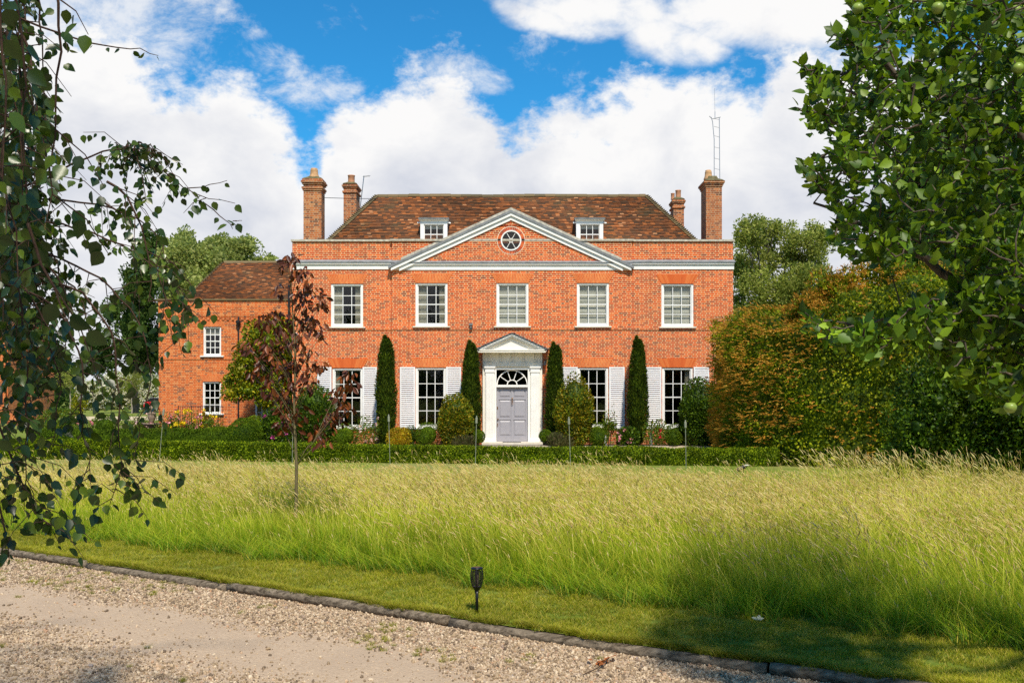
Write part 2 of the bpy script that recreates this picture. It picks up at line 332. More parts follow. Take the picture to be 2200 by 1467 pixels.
class MB:
    def __init__(s): s.v = []; s.f = []; s.mi = []
    def add(s, vs, fs, m=0):
        k = len(s.v); s.v.extend([tuple(map(float, q)) for q in vs]); s.f.extend([tuple(i + k for i in f) for f in fs]); s.mi.extend([m] * len(fs)); return s
    def box(s, x0, x1, y0, y1, z0, z1, m=0):
        return s.add([(x0, y0, z0), (x1, y0, z0), (x1, y1, z0), (x0, y1, z0), (x0, y0, z1), (x1, y0, z1), (x1, y1, z1), (x0, y1, z1)],
                     [(0, 3, 2, 1), (4, 5, 6, 7), (0, 1, 5, 4), (1, 2, 6, 5), (2, 3, 7, 6), (3, 0, 4, 7)], m)
    def quad(s, a, b_, c, d, m=0): return s.add([a, b_, c, d], [(0, 1, 2, 3)], m)
    def prism(s, poly, y0, y1, m=0):
        """poly: (x,z) anticlockwise seen from the front (-Y); extruded from y0 (front) to y1"""
        n = len(poly); vs = [(x, y0, z) for x, z in poly] + [(x, y1, z) for x, z in poly]
        fs = [tuple(range(n)), tuple(range(2 * n - 1, n - 1, -1))] + [(i, i + n, (i + 1) % n + n, (i + 1) % n) for i in range(n)]
        return s.add(vs, fs, m)
    def prof(s, prof, x0, x1, m=0):
        """prof: list of (y,z) swept along x"""
        n = len(prof); vs = [(x0, y, z) for y, z in prof] + [(x1, y, z) for y, z in prof]
        fs = [(i, (i + 1) % n, (i + 1) % n + n, i + n) for i in range(n)] + [tuple(range(n))[::-1], tuple(range(n, 2 * n))]
        return s.add(vs, fs, m)
    def tube(s, pts, rad, seg=6, m=0, cap=True):
        pts = [np.array(p, float) for p in pts]; n = len(pts)
        if not hasattr(rad, '__len__'): rad = [rad] * n
        k = len(s.v); up = np.array([0, 0, 1.])
        t0 = pts[1] - pts[0]; t0 /= np.linalg.norm(t0) + 1e-9
        ref = np.cross(t0, up if abs(t0[2]) < .9 else np.array([1., 0, 0])); ref /= np.linalg.norm(ref) + 1e-9
        for i in range(n):
            t = pts[min(i + 1, n - 1)] - pts[max(i - 1, 0)]; t /= np.linalg.norm(t) + 1e-9
            ref = ref - t * ref.dot(t); ref /= np.linalg.norm(ref) + 1e-9; bi = np.cross(t, ref)
            for j in range(seg):
                a = 2 * math.pi * j / seg; s.v.append(tuple(pts[i] + rad[i] * (math.cos(a) * ref + math.sin(a) * bi)))
        for i in range(n - 1):
            for j in range(seg):
                s.f.append((k + i * seg + j, k + i * seg + (j + 1) % seg, k + (i + 1) * seg + (j + 1) % seg, k + (i + 1) * seg + j)); s.mi.append(m)
        if cap:
            s.f.append(tuple(k + j for j in range(seg))[::-1]); s.f.append(tuple(k + (n - 1) * seg + j for j in range(seg))); s.mi += [m, m]
        return s
    def lathe(s, prof, c, seg=16, m=0):
        """prof: (r,z) list, spun about the vertical axis through c"""
        k = len(s.v); n = len(prof)
        for r, z in prof:
            for j in range(seg):
                a = 2 * math.pi * j / seg; s.v.append((c[0] + r * math.cos(a), c[1] + r * math.sin(a), c[2] + z))
        for i in range(n - 1):
            for j in range(seg):
                s.f.append((k + i * seg + j, k + i * seg + (j + 1) % seg, k + (i + 1) * seg + (j + 1) % seg, k + (i + 1) * seg + j)); s.mi.append(m)
        s.f.append(tuple(k + j for j in range(seg))[::-1]); s.f.append(tuple(k + (n - 1) * seg + j for j in range(seg))); s.mi += [m, m]
        return s
    def build(s, name, mats, parent=None, smooth=False, bevel=0.):
        me = bpy.data.meshes.new(name); me.from_pydata(s.v, [], s.f); 
        if not isinstance(mats, (list, tuple)): mats = [mats]
        me.polygons.foreach_set('material_index', s.mi)
        if smooth: me.polygons.foreach_set('use_smooth', [True] * len(s.f))
        me.update(); o = link(name, me, mats, parent)
        if bevel > 0:
            bv = o.modifiers.new('bevel', 'BEVEL'); bv.width = bevel; bv.segments = 2; bv.limit_method = 'ANGLE'
        return o
def npmesh(name, V, Fs, mats, parent=None, smooth=False, attrs=None, mis=None):
    """V (n,3); Fs list of (m,k) index arrays"""
    me = bpy.data.meshes.new(name); V = np.asarray(V, np.float32)
    if not isinstance(Fs, list): Fs = [Fs]
    Fs = [np.asarray(f, np.int32) for f in Fs]
    me.vertices.add(len(V)); me.vertices.foreach_set('co', V.ravel())
    loops = np.concatenate([f.ravel() for f in Fs]); me.loops.add(len(loops)); me.loops.foreach_set('vertex_index', loops)
    tot = np.concatenate([np.full(len(f), f.shape[1], np.int32) for f in Fs]); st = np.concatenate([[0], np.cumsum(tot)[:-1]]).astype(np.int32)
    me.polygons.add(len(tot)); me.polygons.foreach_set('loop_start', st); me.polygons.foreach_set('loop_total', tot)
    if mis is not None: me.polygons.foreach_set('material_index', np.concatenate([np.full(len(f), i, np.int32) for f, i in zip(Fs, mis)]))
    if smooth: me.polygons.foreach_set('use_smooth', np.ones(len(tot), bool))
    if attrs:
        for k, a in attrs.items():
            at = me.attributes.new(k, 'FLOAT', 'POINT'); at.data.foreach_set('value', np.asarray(a, np.float32))
    me.update(calc_edges=True)
    if not isinstance(mats, (list, tuple)): mats = [mats]
    return link(name, me, mats, parent)

def unit(a): return a / (np.linalg.norm(a, axis=-1, keepdims=True) + 1e-9)
def randdir(n): return unit(rng.normal(size=(n, 3)))
_K = [(rng.normal(size=3), rng.uniform(0, 6.28)) for _ in range(24)]
def vnoise(P, f=1.):
    """cheap smooth noise in about -1..1"""
    s = np.zeros(len(P))
    for i, (k, ph) in enumerate(_K):
        o = 1 + (i % 3); s += np.sin(P @ (k * f * o * 1.4) + ph) / o
    return s / 7.
# leaf templates: (along, across, normal)
T_RH = (np.array([(0, 0, 0), (.45, .33, .06), (1, 0, -.05), (.45, -.33, .06)]), [np.array([(0, 1, 2, 3)])])
T_NAR = (np.array([(0, 0, 0), (.4, .14, .03), (1, 0, -.06), (.4, -.14, .03)]), [np.array([(0, 1, 2, 3)])])
T_LEAF = (np.array([(0, 0, 0), (.18, .30, .05), (.45, .37, .05), (.75, .20, -.02), (1, 0, -.12), (.75, -.20, -.02), (.45, -.37, .05), (.18, -.30, .05), (.3, 0, -.03), (.65, 0, -.06)]),
          [np.array([(0, 1, 8), (0, 8, 7), (4, 9, 3), (4, 5, 9)]), np.array([(1, 2, 9, 8), (8, 9, 6, 7)]), np.array([(2, 3, 9), (9, 5, 6)])])
T_OVAL = (np.array([(0, 0, 0), (.15, .16, .03), (.45, .30, .06), (.8, .19, .0), (1, 0, -.10), (.8, -.19, .0), (.45, -.30, .06), (.15, -.16, .03), (.3, 0, -.03), (.65, 0, -.05)]), T_LEAF[1])
def leaves(P, D, N, size, T):
    n = len(P); tv, tf = T; D = unit(D); N = unit(N - D * np.sum(N * D, 1, keepdims=True)); B = np.cross(N, D)
    size = np.broadcast_to(np.asarray(size, float), (n,))[:, None, None]
    V = P[:, None, :] + size * (tv[None, :, 0, None] * D[:, None, :] + tv[None, :, 1, None] * B[:, None, :] + tv[None, :, 2, None] * N[:, None, :])
    k = len(tv); off = (np.arange(n) * k)[:, None, None]
    return V.reshape(-1, 3), [(f[None] + off).reshape(-1, f.shape[1]) for f in tf]
def merge(parts):
    """list of (V, [F..], matindex) -> V, Fs, mis"""
    Vs = []; Fs = []; mis = []; k = 0
    for V, fl, mi in parts:
        Vs.append(V)
        for f in fl: Fs.append(f + k); mis.append(mi)
        k += len(V)
    return np.concatenate(Vs), Fs, mis
def uvsphere(nu=24, nv=14):
    V = []; 
    for i in range(nv + 1):
        t = math.pi * i / nv
        for j in range(nu): V.append((math.sin(t) * math.cos(2 * math.pi * j / nu), math.sin(t) * math.sin(2 * math.pi * j / nu), math.cos(t)))
    Fq = [(i * nu + j, (i + 1) * nu + j, (i + 1) * nu + (j + 1) % nu, i * nu + (j + 1) % nu) for i in range(nv) for j in range(nu)]
    return np.array(V), np.array(Fq)
SPH = uvsphere()
def blobR(d, rad, p=2., amp=.1, nf=2.5, seed=0.):
    a = np.abs(d) / np.array(rad); r = (np.sum(a ** p, 1)) ** (-1. / p)
    return r * (1 + amp * vnoise(d * nf + seed))
def foliage(c, rad, n, size, T=T_RH, p=2., amp=.1, nf=2.5, depth=.26, seed=0., up=.3, zmin=.02, rnd=.8, core=.68):
    """leaves through the outer shell of a lumpy blob and an inner core of the same leafy stuff"""
    c = np.array(c, float); d = randdir(n); r = blobR(d, rad, p, amp, nf, seed); q = rng.uniform(size=n) ** 1.6 * depth
    P = c + d * (r * (1.03 - q))[:, None]; ok = P[:, 2] > zmin; P = P[ok]; d = d[ok]
    D = unit(d * .7 + np.array([0, 0, up]) + rnd * rng.normal(size=d.shape) * .6); N = unit(d + rng.normal(size=d.shape) * .55)
    parts = [(*leaves(P, D, N, size * rng.uniform(.7, 1.25, len(P)), T), 0)]
    if core > 0:
        V, Fq = SPH; rr = blobR(V, rad, p, amp, nf, seed) * core; VV = c + V * rr[:, None]; VV[:, 2] = np.maximum(VV[:, 2], zmin * .5); parts.append((VV, [Fq], 0))
    return parts
def subclumps(bl, m, f=(.34, .55)):
    out = []
    for (x, y, z, rx, rz) in bl:
        out.append((x, y, z, rx * .72, rz * .72))
        d = randdir(m); d[:, 1] = -np.abs(d[:, 1]) * .6 + d[:, 1] * .4
        for q in d: k = rng.uniform(*f); out.append((x + q[0] * rx * .8, y + q[1] * rx * .7, z + q[2] * rz * .8, rx * k, rz * k * rng.uniform(.7, 1.1)))
    return out
def jtube(mb, a, b_, r0, r1, n=5, wob=.06, seg=6, sag=0.):
    a = np.array(a, float); b_ = np.array(b_, float); L = np.linalg.norm(b_ - a); pts = []
    for i in range(n + 1):
        t = i / n; p = a + (b_ - a) * t
        if 0 < i < n: p = p + rng.normal(size=3) * wob * L * .5
        p = p + np.array([0, 0, sag * L * math.sin(math.pi * t)]); pts.append(p)
    mb.tube(pts, [r0 + (r1 - r0) * i / n for i in range(n + 1)], seg); return pts
# ================================================================ SETTING
YS, YC = 38.5, 38.40        # side bays and slightly advanced centre
def groundmat(name, stops, sc=3., big=.15, mixc=None):
    m = bpy.data.materials.new(name); m.use_nodes = True; b = NB(m.node_tree); p = b.n['Principled BSDF']
    tc = b.new('ShaderNodeTexCoord'); n = b.noise(tc.outputs['Object'], sc, 9, .75); c = b.ramp(n, stops)
    n2 = b.noise(tc.outputs['Object'], big, 5, .6)
    if mixc: c = b.mix(b.smooth(n2, .42, .62, 0., .65), c, mixc)
    b.l.new(c, p.inputs['Base Color']); p.inputs['Roughness'].default_value = .95; p.inputs['Specular IOR Level'].default_value = .1
    bn = b.new('ShaderNodeBump'); bn.inputs['Strength'].default_value = .6; bn.inputs['Distance'].default_value = .03
    b.l.new(b.noise(tc.outputs['Object'], 28., 6, .7), bn.inputs['Height']); b.l.new(bn.outputs[0], p.inputs['Normal']); return m
M['lawn'] = groundmat('mown_lawn', [(.3, (.08, .125, .012)), (.5, (.14, .19, .022)), (.7, (.22, .25, .045))], 9., .25, (.26, .24, .08))
M['meadowsoil'] = groundmat('meadow_floor', [(.3, (.03, .06, .01)), (.7, (.08, .10, .02))], 9., .5)
M['gravel'] = groundmat('pale_gravel', [(.3, (.36, .28, .17)), (.5, (.56, .45, .29)), (.7, (.70, .60, .43))], 30., .6)
M['drive'] = groundmat('packed_drive', [(.25, (.25, .175, .115)), (.5, (.47, .345, .235)), (.75, (.62, .485, .35))], 60., 1.3, (.42, .31, .215))
M['paving'] = groundmat('stone_edging', [(.3, (.30, .25, .19)), (.7, (.46, .40, .32))], 4., .5)

KERB = [(-14, 18.2), (-9, 14.4), (-6.15, 12.36), (-3.46, 10.58), (-1.29, 9.17), (.054, 8.27), (1.07, 7.64), (2.37, 6.9), (4.2, 5.8), (8, 3.5), (14, 0.)]
kx = np.array([k[0] for k in KERB]); ky = np.array([k[1] for k in KERB])
def kerbY(x): return np.interp(x, kx, ky)
GZ = -.075
def sheet(name, poly, z, m, kind='structure'):
    me = bpy.data.meshes.new(name); me.from_pydata([(x, y, z) for x, y in poly], [], [tuple(range(len(poly)))]); me.update()
    o = link(name, me, [m]); return tag(o, kind=kind)
sheet('ground', [(-1500, -1500), (1500, -1500), (1500, 1500), (-1500, 1500)], -.15, M['lawn'])
lw = [(x, float(kerbY(x))) for x in np.linspace(-14, 14, 57)]
sheet('lawn', lw + [(400, -30), (400, 600), (-400, 600), (-400, 60)], 0., M['lawn'])
sheet('drive', [(x, y + .02) for x, y in lw] + [(14, -14), (-30, -14), (-30, 20)], GZ, M['drive'])
sheet('path', [(-8.3, 31.2), (9.5, 31.2), (9.5, 37.6), (-8.3, 37.6)], .008, M['gravel'])
pv = MB(); pv.box(-8.3, 9.4, 36.72, 36.95, 0, .05); 
o = pv.build('path_edging', M['paving']); tag(o, kind='structure')
sheet('flower_bed', [(-8.5, 36.95), (9.2, 36.95), (9.2, 38.38), (-8.5, 38.38)], .03, M['soil'])
sheet('garden_bed', [(-17.5, 39.0), (-8.6, 36.6), (-8.6, 43.9), (-17.5, 43.9)], .02, M['soil'])
sheet('garden_path', [(-60, 72), (-15.7, 76), (-15.7, 90), (-60, 86)], .012, M['gravel'])

# ================================================================ COUNTRY HOUSE
HOUSE = empty('country_house', (0, 38.5, 0), 'large red brick country house with white pediment, clay tile roof and lilac front door', 'house')
def hx(px): return PX(px, YS)
def hz(py): return PZ(py, YS)
def wallq(mb, x0, x1, z0, z1, y, holes, rev=.1, m=0):
    xs = sorted({x0, x1, *[h[0] for h in holes], *[h[1] for h in holes]}); zs = sorted({z0, z1, *[h[2] for h in holes], *[h[3] for h in holes]})
    for i in range(len(xs) - 1):
        for j in range(len(zs) - 1):
            cx = (xs[i] + xs[i + 1]) / 2; cz = (zs[j] + zs[j + 1]) / 2
            if any(h[0] < cx < h[1] and h[2] < cz < h[3] for h in holes): continue
            mb.quad((xs[i], y, zs[j]), (xs[i + 1], y, zs[j]), (xs[i + 1], y, zs[j + 1]), (xs[i], y, zs[j + 1]), m)
    for a, c, d, e in holes:
        mb.quad((a, y, d), (a, y, e), (a, y + rev, e), (a, y + rev, d), m); mb.quad((c, y, e), (c, y, d), (c, y + rev, d), (c, y + rev, e), m)
        mb.quad((a, y, e), (c, y, e), (c, y + rev, e), (a, y + rev, e), m); mb.quad((c, y, d), (a, y, d), (a, y + rev, d), (c, y + rev, d), m)
# windows: (centre px, kind)
UPW = [(745.5, 'curtain', 610, 702), (927.5, 'curtain', 609, 701), (1101, 'blind', 609, 701), (1273.5, 'blind', 609, 701), (1455.5, 'blind', 610, 702)]
LOW = [(747, 'curtainL', 791, 919), (926, 'open', 790, 918), (1273.5, 'open', 790, 918), (1455.5, 'curtainR', 790, 918)]
up_h = [(hx(c - 34.5), hx(c + 34.5), hz(b_), hz(t)) for c, k, t, b_ in UPW]
lo_h = [(hx(c - 33), hx(c + 33), hz(b_), hz(t)) for c, k, t, b_ in LOW]
XL, XR, XA, XB = hx(628), hx(1575), hx(843), hx(1357)
ZP = hz(519)        # brick top of parapet
BACK = 52.0
door_hole = (hx(1066), hx(1134), .0, hz(792))
w = MB()
wallq(w, XL, XA, 0, ZP, YS, [up_h[0], lo_h[0]])
wallq(w, XB, XR, 0, ZP, YS, [up_h[4], lo_h[3]])
wallq(w, XA, XB, 0, ZP, YC, up_h[1:4] + lo_h[1:3] + [door_hole, (hx(1098) - .75, hx(1098) + .75, 7.25, 7.78)], rev=.12)
for x, s in ((XA, 1), (XB, -1)):
    a, c = ((x, YS, 0), (x, YC, 0)); q = [(x, YS, 0), (x, YC, 0), (x, YC, ZP), (x, YS, ZP)]
    w.quad(*(q if s > 0 else q[::-1]))
w.quad((XL, BACK, 0), (XL, YS, 0), (XL, YS, ZP), (XL, BACK, ZP)); w.quad((XR, YS, 0), (XR, BACK, 0), (XR, BACK, ZP), (XR, YS, ZP))
w.quad((XR, BACK, 0), (XL, BACK, 0), (XL, BACK, ZP), (XR, BACK, ZP))
# inner face of the parapet
w.quad((XR - .3, YS + .3, 6.9), (XL + .3, YS + .3, 6.9), (XL + .3, YS + .3, ZP), (XR - .3, YS + .3, ZP))
w.quad((XL + .3, YS + .3, 6.9), (XL + .3, BACK, 6.9), (XL + .3, BACK, ZP), (XL + .3, YS + .3, ZP)); w.quad((XR - .3, BACK, 6.9), (XR - .3, YS + .3, 6.9), (XR - .3, YS + .3, ZP), (XR - .3, BACK, ZP))
w.build('wall', M['brick'], HOUSE)
# string course (band) and plinth, a brick's thickness proud
bd = MB()
for x0, x1, y in ((XL, XA - .0, YS), (XB + .0, XR, YS), (XA, XB, YC)):
    bd.box(x0, x1, y - .028, y - .002, hz(709), hz(703))
bd.build('string_course', M['brick'], HOUSE)
# rooms behind the glass, their darkness put into the colour
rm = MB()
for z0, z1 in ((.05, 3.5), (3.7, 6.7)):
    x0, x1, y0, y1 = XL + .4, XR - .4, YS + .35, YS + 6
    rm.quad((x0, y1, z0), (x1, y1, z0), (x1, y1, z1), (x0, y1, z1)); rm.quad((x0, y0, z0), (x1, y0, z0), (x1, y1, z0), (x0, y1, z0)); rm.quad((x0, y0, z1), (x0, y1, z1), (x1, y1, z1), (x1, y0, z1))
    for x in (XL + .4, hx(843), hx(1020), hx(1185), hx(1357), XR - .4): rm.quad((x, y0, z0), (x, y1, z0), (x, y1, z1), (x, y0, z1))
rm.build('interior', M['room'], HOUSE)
# coping
cp = MB()
for x0, x1, y0 in ((XL - .05, XA - .06, YS), (XB + .06, XR + .05, YS), (XA - .06, XB + .06, YC)): cp.box(x0, x1, y0 - .06, YS + .34, ZP, ZP + .075)
cp.box(XL - .05, XL + .33, YS + .34, BACK, ZP, ZP + .075); cp.box(XR - .33, XR + .05, YS + .34, BACK, ZP, ZP + .075)
cp.build('coping', M['coping'], HOUSE)

def arch(name, cx, z0, z1, hw, spl, y, plain=False, parent=None, n=25):
    mb = MB(); rr = random.Random(int(cx * 100))
    mb.prism([(cx - hw, z0), (cx + hw, z0), (cx + hw + spl, z1), (cx - hw - spl, z1)], y - .004, y + .02, 1)
    g = .0016 if plain else .007
    for i in range(n):
        a0 = -1 + 2 * i / n; a1 = -1 + 2 * (i + 1) / n
        H = z1 - z0
        cuts = [0, 1] if plain else ([0, .5, 1] if i % 2 else [0, .25, .75, 1])
        for c0, c1 in zip(cuts[:-1], cuts[1:]):
            e0 = c0 + (0 if c0 == 0 else g / H); e1 = c1 - (0 if c1 == 1 else g / H)
            w0 = hw + spl * e0; w1 = hw + spl * e1
            mb.prism([(cx + a0 * w0 + g, z0 + H * e0), (cx + a1 * w0 - g, z0 + H * e0), (cx + a1 * w1 - g, z0 + H * e1), (cx + a0 * w1 + g, z0 + H * e1)], y - .012, y - .005, 0)
    mb.build(name, [M['rubbed'], M['rubbed'] if plain else M['rubbedjoint']], parent or HOUSE)
for i, (c, k, t, b_) in enumerate(UPW): arch('flat_arch', hx(c), hz(t - .5), hz(t - 20.5), .61, .22, YC if 0 < i < 4 else YS, plain=(i == 4))
for i, (c, k, t, b_) in enumerate(LOW): arch('flat_arch', hx(c), hz(t - 1), hz(t - 20.5), .60, .19, YC if 0 < i < 3 else YS, plain=(i in (0, 3)))

def pleats(mb, x0, x1, z0, z1, y, n=7, amp=.035):
    N = n * 4
    for i in range(N):
        xa = x0 + (x1 - x0) * i / N; xb = x0 + (x1 - x0) * (i + 1) / N
        ya = y + amp * math.sin(i * math.pi / 2); yb = y + amp * math.sin((i + 1) * math.pi / 2)
        mb.quad((xa, ya, z0), (xb, yb, z0), (xb, yb, z1), (xa, ya, z1))
def sash(parent, hole, y, cols=3, rows=4, fr=.085, top=.06, bot=.12, bar=.025, sill='stone', kind='open', meet=2, sillw=.09, sd=.09, y0=.025, blindz=None):
    x0, x1, z0, z1 = hole
    f = MB(); yo = y + y0
    f.box(x0, x0 + fr, yo, yo + .14, z0, z1); f.box(x1 - fr, x1, yo, yo + .14, z0, z1); f.box(x0 + fr, x1 - fr, yo, yo + .14, z1 - top, z1); f.box(x0 + fr, x1 - fr, yo - .005, yo + .14, z0, z0 + bot * .5)
    W_ = f.build('window', M['white'], parent, bevel=.004)
    ax0, ax1, az0, az1 = x0 + fr, x1 - fr, z0 + bot * .5, z1 - top
    s = MB(); ys = yo + .045
    s.box(ax0, ax1, ys, ys + .045, az0, az0 + bot * .5); s.box(ax0, ax1, ys, ys + .045, az1 - .03, az1); s.box(ax0, ax0 + .028, ys, ys + .045, az0 + bot * .5, az1 - .03); s.box(ax1 - .028, ax1, ys, ys + .045, az0 + bot * .5, az1 - .03)
    gx0, gx1, gz0, gz1 = ax0 + .028, ax1 - .028, az0 + bot * .5, az1 - .03
    for i in range(1, cols): xx = gx0 + (gx1 - gx0) * i / cols; s.box(xx - bar / 2, xx + bar / 2, ys + .004, ys + .034, gz0, gz1)
    for j in range(1, rows):
        zz = gz0 + (gz1 - gz0) * j / rows; t = bar * (.75 if j == meet else .5); s.box(gx0, gx1, ys + (.0 if j == meet else .006), ys + .036, zz - t, zz + t)
    s.build('sash', M['white'], W_)
    g = MB(); g.quad((gx0 - .01, ys + .025, gz0 - .01), (gx1 + .01, ys + .025, gz0 - .01), (gx1 + .01, ys + .025, gz1 + .01), (gx0 - .01, ys + .025, gz1 + .01)); g.build('pane', M['glass'], W_)
    if sill:
        q = MB(); q.prof([(y - sd, z0 - .055), (y + .1, z0 - .055), (y + .1, z0 + .004), (y + .02, z0 + .004), (y - sd, z0 - .012)], x0 - sillw, x1 + sillw); q.build('sill', M[sill], W_)
    if kind == 'blind' or blindz:
        bz = gz0 if not blindz else gz1 - blindz * (gz1 - gz0)
        q = MB(); N = 10
        for i in range(N):       # a soft blind with shallow folds
            za = bz + (gz1 + .02 - bz) * i / N; zb = bz + (gz1 + .02 - bz) * (i + 1) / N; dy = .018 * (i % 3)
            q.quad((gx0 - .02, ys + .09 + dy, za), (gx1 + .02, ys + .09 + dy, za), (gx1 + .02, ys + .09 + .018 * ((i + 1) % 3), zb), (gx0 - .02, ys + .09 + .018 * ((i + 1) % 3), zb))
        q.build('blind', M['blind'], W_)
    if kind.startswith('curtain'):
        wd = gx1 - gx0
        if kind in ('curtain', 'curtainL'): q = MB(); pleats(q, gx0 - .05, gx0 + wd * (.30 if kind == 'curtain' else .14), gz0 - .05, gz1 + .05, ys + .14); q.build('curtain', M['curtain'], W_)
        if kind in ('curtain', 'curtainR'): q = MB(); pleats(q, gx1 - wd * (.22 if kind == 'curtain' else .17), gx1 + .05, gz0 - .05, gz1 + .05, ys + .14); q.build('curtain', M['curtain'], W_)
    return W_
for i, (h, u_) in enumerate(zip(up_h, UPW)): sash(HOUSE, h, YC if 0 < i < 4 else YS, kind=u_[1])
for i, (h, u_) in enumerate(zip(lo_h, LOW)): sash(HOUSE, h, YC if 0 < i < 3 else YS, kind=u_[1], sill='white', sd=.05, sillw=.0)
# shutters
def shutter(x0, x1, z0, z1, y):
    m = MB(); ya, yb = y - .055, y - .015; f = .055
    m.box(x0, x0 + f, ya, yb, z0, z1); m.box(x1 - f, x1, ya, yb, z0, z1); m.box(x0 + f, x1 - f, ya, yb, z1 - .05, z1); m.box(x0 + f, x1 - f, ya, yb, z0, z0 + .13)
    n = 29; za, zb = z0 + .135, z1 - .055; p = (zb - za) / n
    for i in range(n):
        zc = za + p * (i + .5); h = .0215; d = .016; t = .006
        m.prof([(ya - .002, zc - h), (ya - .002 + t, zc - h - t), (yb, zc + h - t), (yb - t, zc + h)], x0 + f, x1 - f)
    o = m.build('shutter', M['shut'], HOUSE)
for a, b_, y in ((682, 712.5, YS), (779.5, 810, YS), (860, 892.5, YC), (959, 991, YC), (1208.5, 1240.5, YC), (1308, 1341, YC), (1388, 1420.5, YS), (1490, 1523, YS)):
    shutter(hx(a), hx(b_), hz(920), hz(788.5), y)

# main cornice: white moulding under a lead-covered top
def cornice(x0, x1, y, zt, m0='white'):
    a = MB(); z1 = zt - .125; z0 = z1 - .25
    a.prof([(y + .02, z0), (y - .03, z0), (y - .03, z0 + .13), (y - .04, z0 + .14), (y - .05, z0 + .15), (y - .05, z0 + .165), (y - .09, z0 + .20), (y - .09, z1), (y + .02, z1)], x0, x1); a.build('cornice', M[m0], HOUSE)
    l = MB(); l.prof([(y + .02, z1 + .002), (y - .115, z1 + .002), (y - .12, z1 + .03), (y - .02, zt), (y + .02, zt)], x0 - .02, x1 + .02); l.build('cornice_lead', M['lead'], HOUSE)
cornice(XL - .02, XA - .022, YS, hz(558)); cornice(XB + .022, XR + .03, YS, hz(558)); cornice(XA - .0, XB + .0, YC, hz(560))
# pediment
xc = hx(1098); SL = .4555
def ztop(x, z_ap): return z_ap - SL * abs(x - xc)
ZAP = hz(447)
YT = YC - .05      # tympanum plane
def rake(z_off0, z_off1, y0, y1, name, m, xe):
    p = MB()
    for s in (-1, 1):
        e = xe * s
        poly = [(xc, ZAP + z_off0), (xc + e, ZAP + z_off0 - SL * xe), (xc + e, ZAP + z_off1 - SL * xe), (xc, ZAP + z_off1)]
        if s > 0: poly = poly
        else: poly = poly[::-1]
        p.prism(poly[::-1], y0, y1)
    p.build(name, m, HOUSE)
rake(-.13, 0., YC - .02, YC + .9, 'pediment_coping', M['coping'], 4.25)
rake(-.22, -.125, YC - .19, YC + .05, 'pediment_lead', M['lead'], 4.72)
rake(-.34, -.222, YC - .16, YC + .02, 'pediment_moulding', M['white'], 4.62)
rake(-.50, -.342, YC - .10, YC + .02, 'pediment_moulding', M['white'], 4.3)
za = ZAP - .49; zb = hz(563); ocz = hz(518); ocr = .385; q = .56
ty = MB()
def zs(x): return za - SL * abs(x - xc)
xe = (za - zb) / SL
ty.add([(xc - xe, YT, zb), (xc - q, YT, zb), (xc - q, YT, zs(xc - q))], [(0, 1, 2)]); ty.add([(xc + q, YT, zb), (xc + xe, YT, zb), (xc + q, YT, zs(xc + q))], [(0, 1, 2)])
ty.quad((xc - q, YT, zb), (xc + q, YT, zb), (xc + q, YT, ocz - q), (xc - q, YT, ocz - q))
ty.add([(xc - q, YT, ocz + q), (xc + q, YT, ocz + q), (xc + q, YT, zs(xc + q)), (xc, YT, za), (xc - q, YT, zs(xc - q))], [(0, 1, 2, 3, 4)])
N = 48
def sqp(a):
    c, s_ = math.cos(a), math.sin(a); k = q / max(abs(c), abs(s_)); return (xc + k * c, YT, ocz + k * s_)
for i in range(N):
    a0, a1 = 2 * math.pi * i / N, 2 * math.pi * (i + 1) / N
    ty.quad((xc + ocr * math.cos(a0), YT, ocz + ocr * math.sin(a0)), sqp(a0), sqp(a1), (xc + ocr * math.cos(a1), YT, ocz + ocr * math.sin(a1)))
ty.build('tympanum', M['brick'], HOUSE)
br = MB()
for i in range(44):      # ring of brick headers
    a0, a1 = 2 * math.pi * (i + .07) / 44, 2 * math.pi * (i + .93) / 44
    poly = [(xc + r_ * math.cos(a), ocz + r_ * math.sin(a)) for r_, a in ((.40, a0), (.52, a0), (.52, a1), (.40, a1))]
    br.prism(poly, YT - .010, YT - .003, 0)
for i in range(N):
    a0, a1 = 2 * math.pi * i / N, 2 * math.pi * (i + 1) / N
    poly = [(xc + r_ * math.cos(a), ocz + r_ * math.sin(a)) for r_, a in ((.387, a0), (.545, a0), (.545, a1), (.387, a1))]
    br.prism(poly, YT - .0045, YT - .001, 1)
br.build('brick_ring', [islandmat('ring_brick', tn[1:]), mat('lime_joint', (.74, .60, .44), .9)], HOUSE)
def ring(mb, r0, r1, cx, cz, y0, y1, n=48, a_0=0., a_1=2 * math.pi):
    for i in range(n):
        a0, a1 = a_0 + (a_1 - a_0) * i / n, a_0 + (a_1 - a_0) * (i + 1) / n
        mb.prism([(cx + r_ * math.cos(a), cz + r_ * math.sin(a)) for r_, a in ((r0, a0), (r1, a0), (r1, a1), (r0, a1))], y0, y1)
def bar_xz(mb, p0, p1, w_, y0, y1):
    d = np.array(p1) - np.array(p0); d = d / np.linalg.norm(d); n_ = np.array([-d[1], d[0]]) * w_ / 2; p0 = np.array(p0); p1 = np.array(p1)
    mb.prism([tuple(p0 - n_), tuple(p1 - n_), tuple(p1 + n_), tuple(p0 + n_)], y0, y1)
oc = MB(); ring(oc, .345, .395, xc, ocz, YT - .03, YT + .05)
OC = oc.build('round_window', M['white'], HOUSE)
og = MB(); ring(og, .06, .085, xc, ocz, YT + .0, YT + .03, 20)
for k in range(6):
    a = k * math.pi / 3; bar_xz(og, (xc + .08 * math.cos(a), ocz + .08 * math.sin(a)), (xc + .337 * math.cos(a), ocz + .337 * math.sin(a)), .02, YT + .002, YT + .026)
og.build('glazing_bars', M['white'], OC)
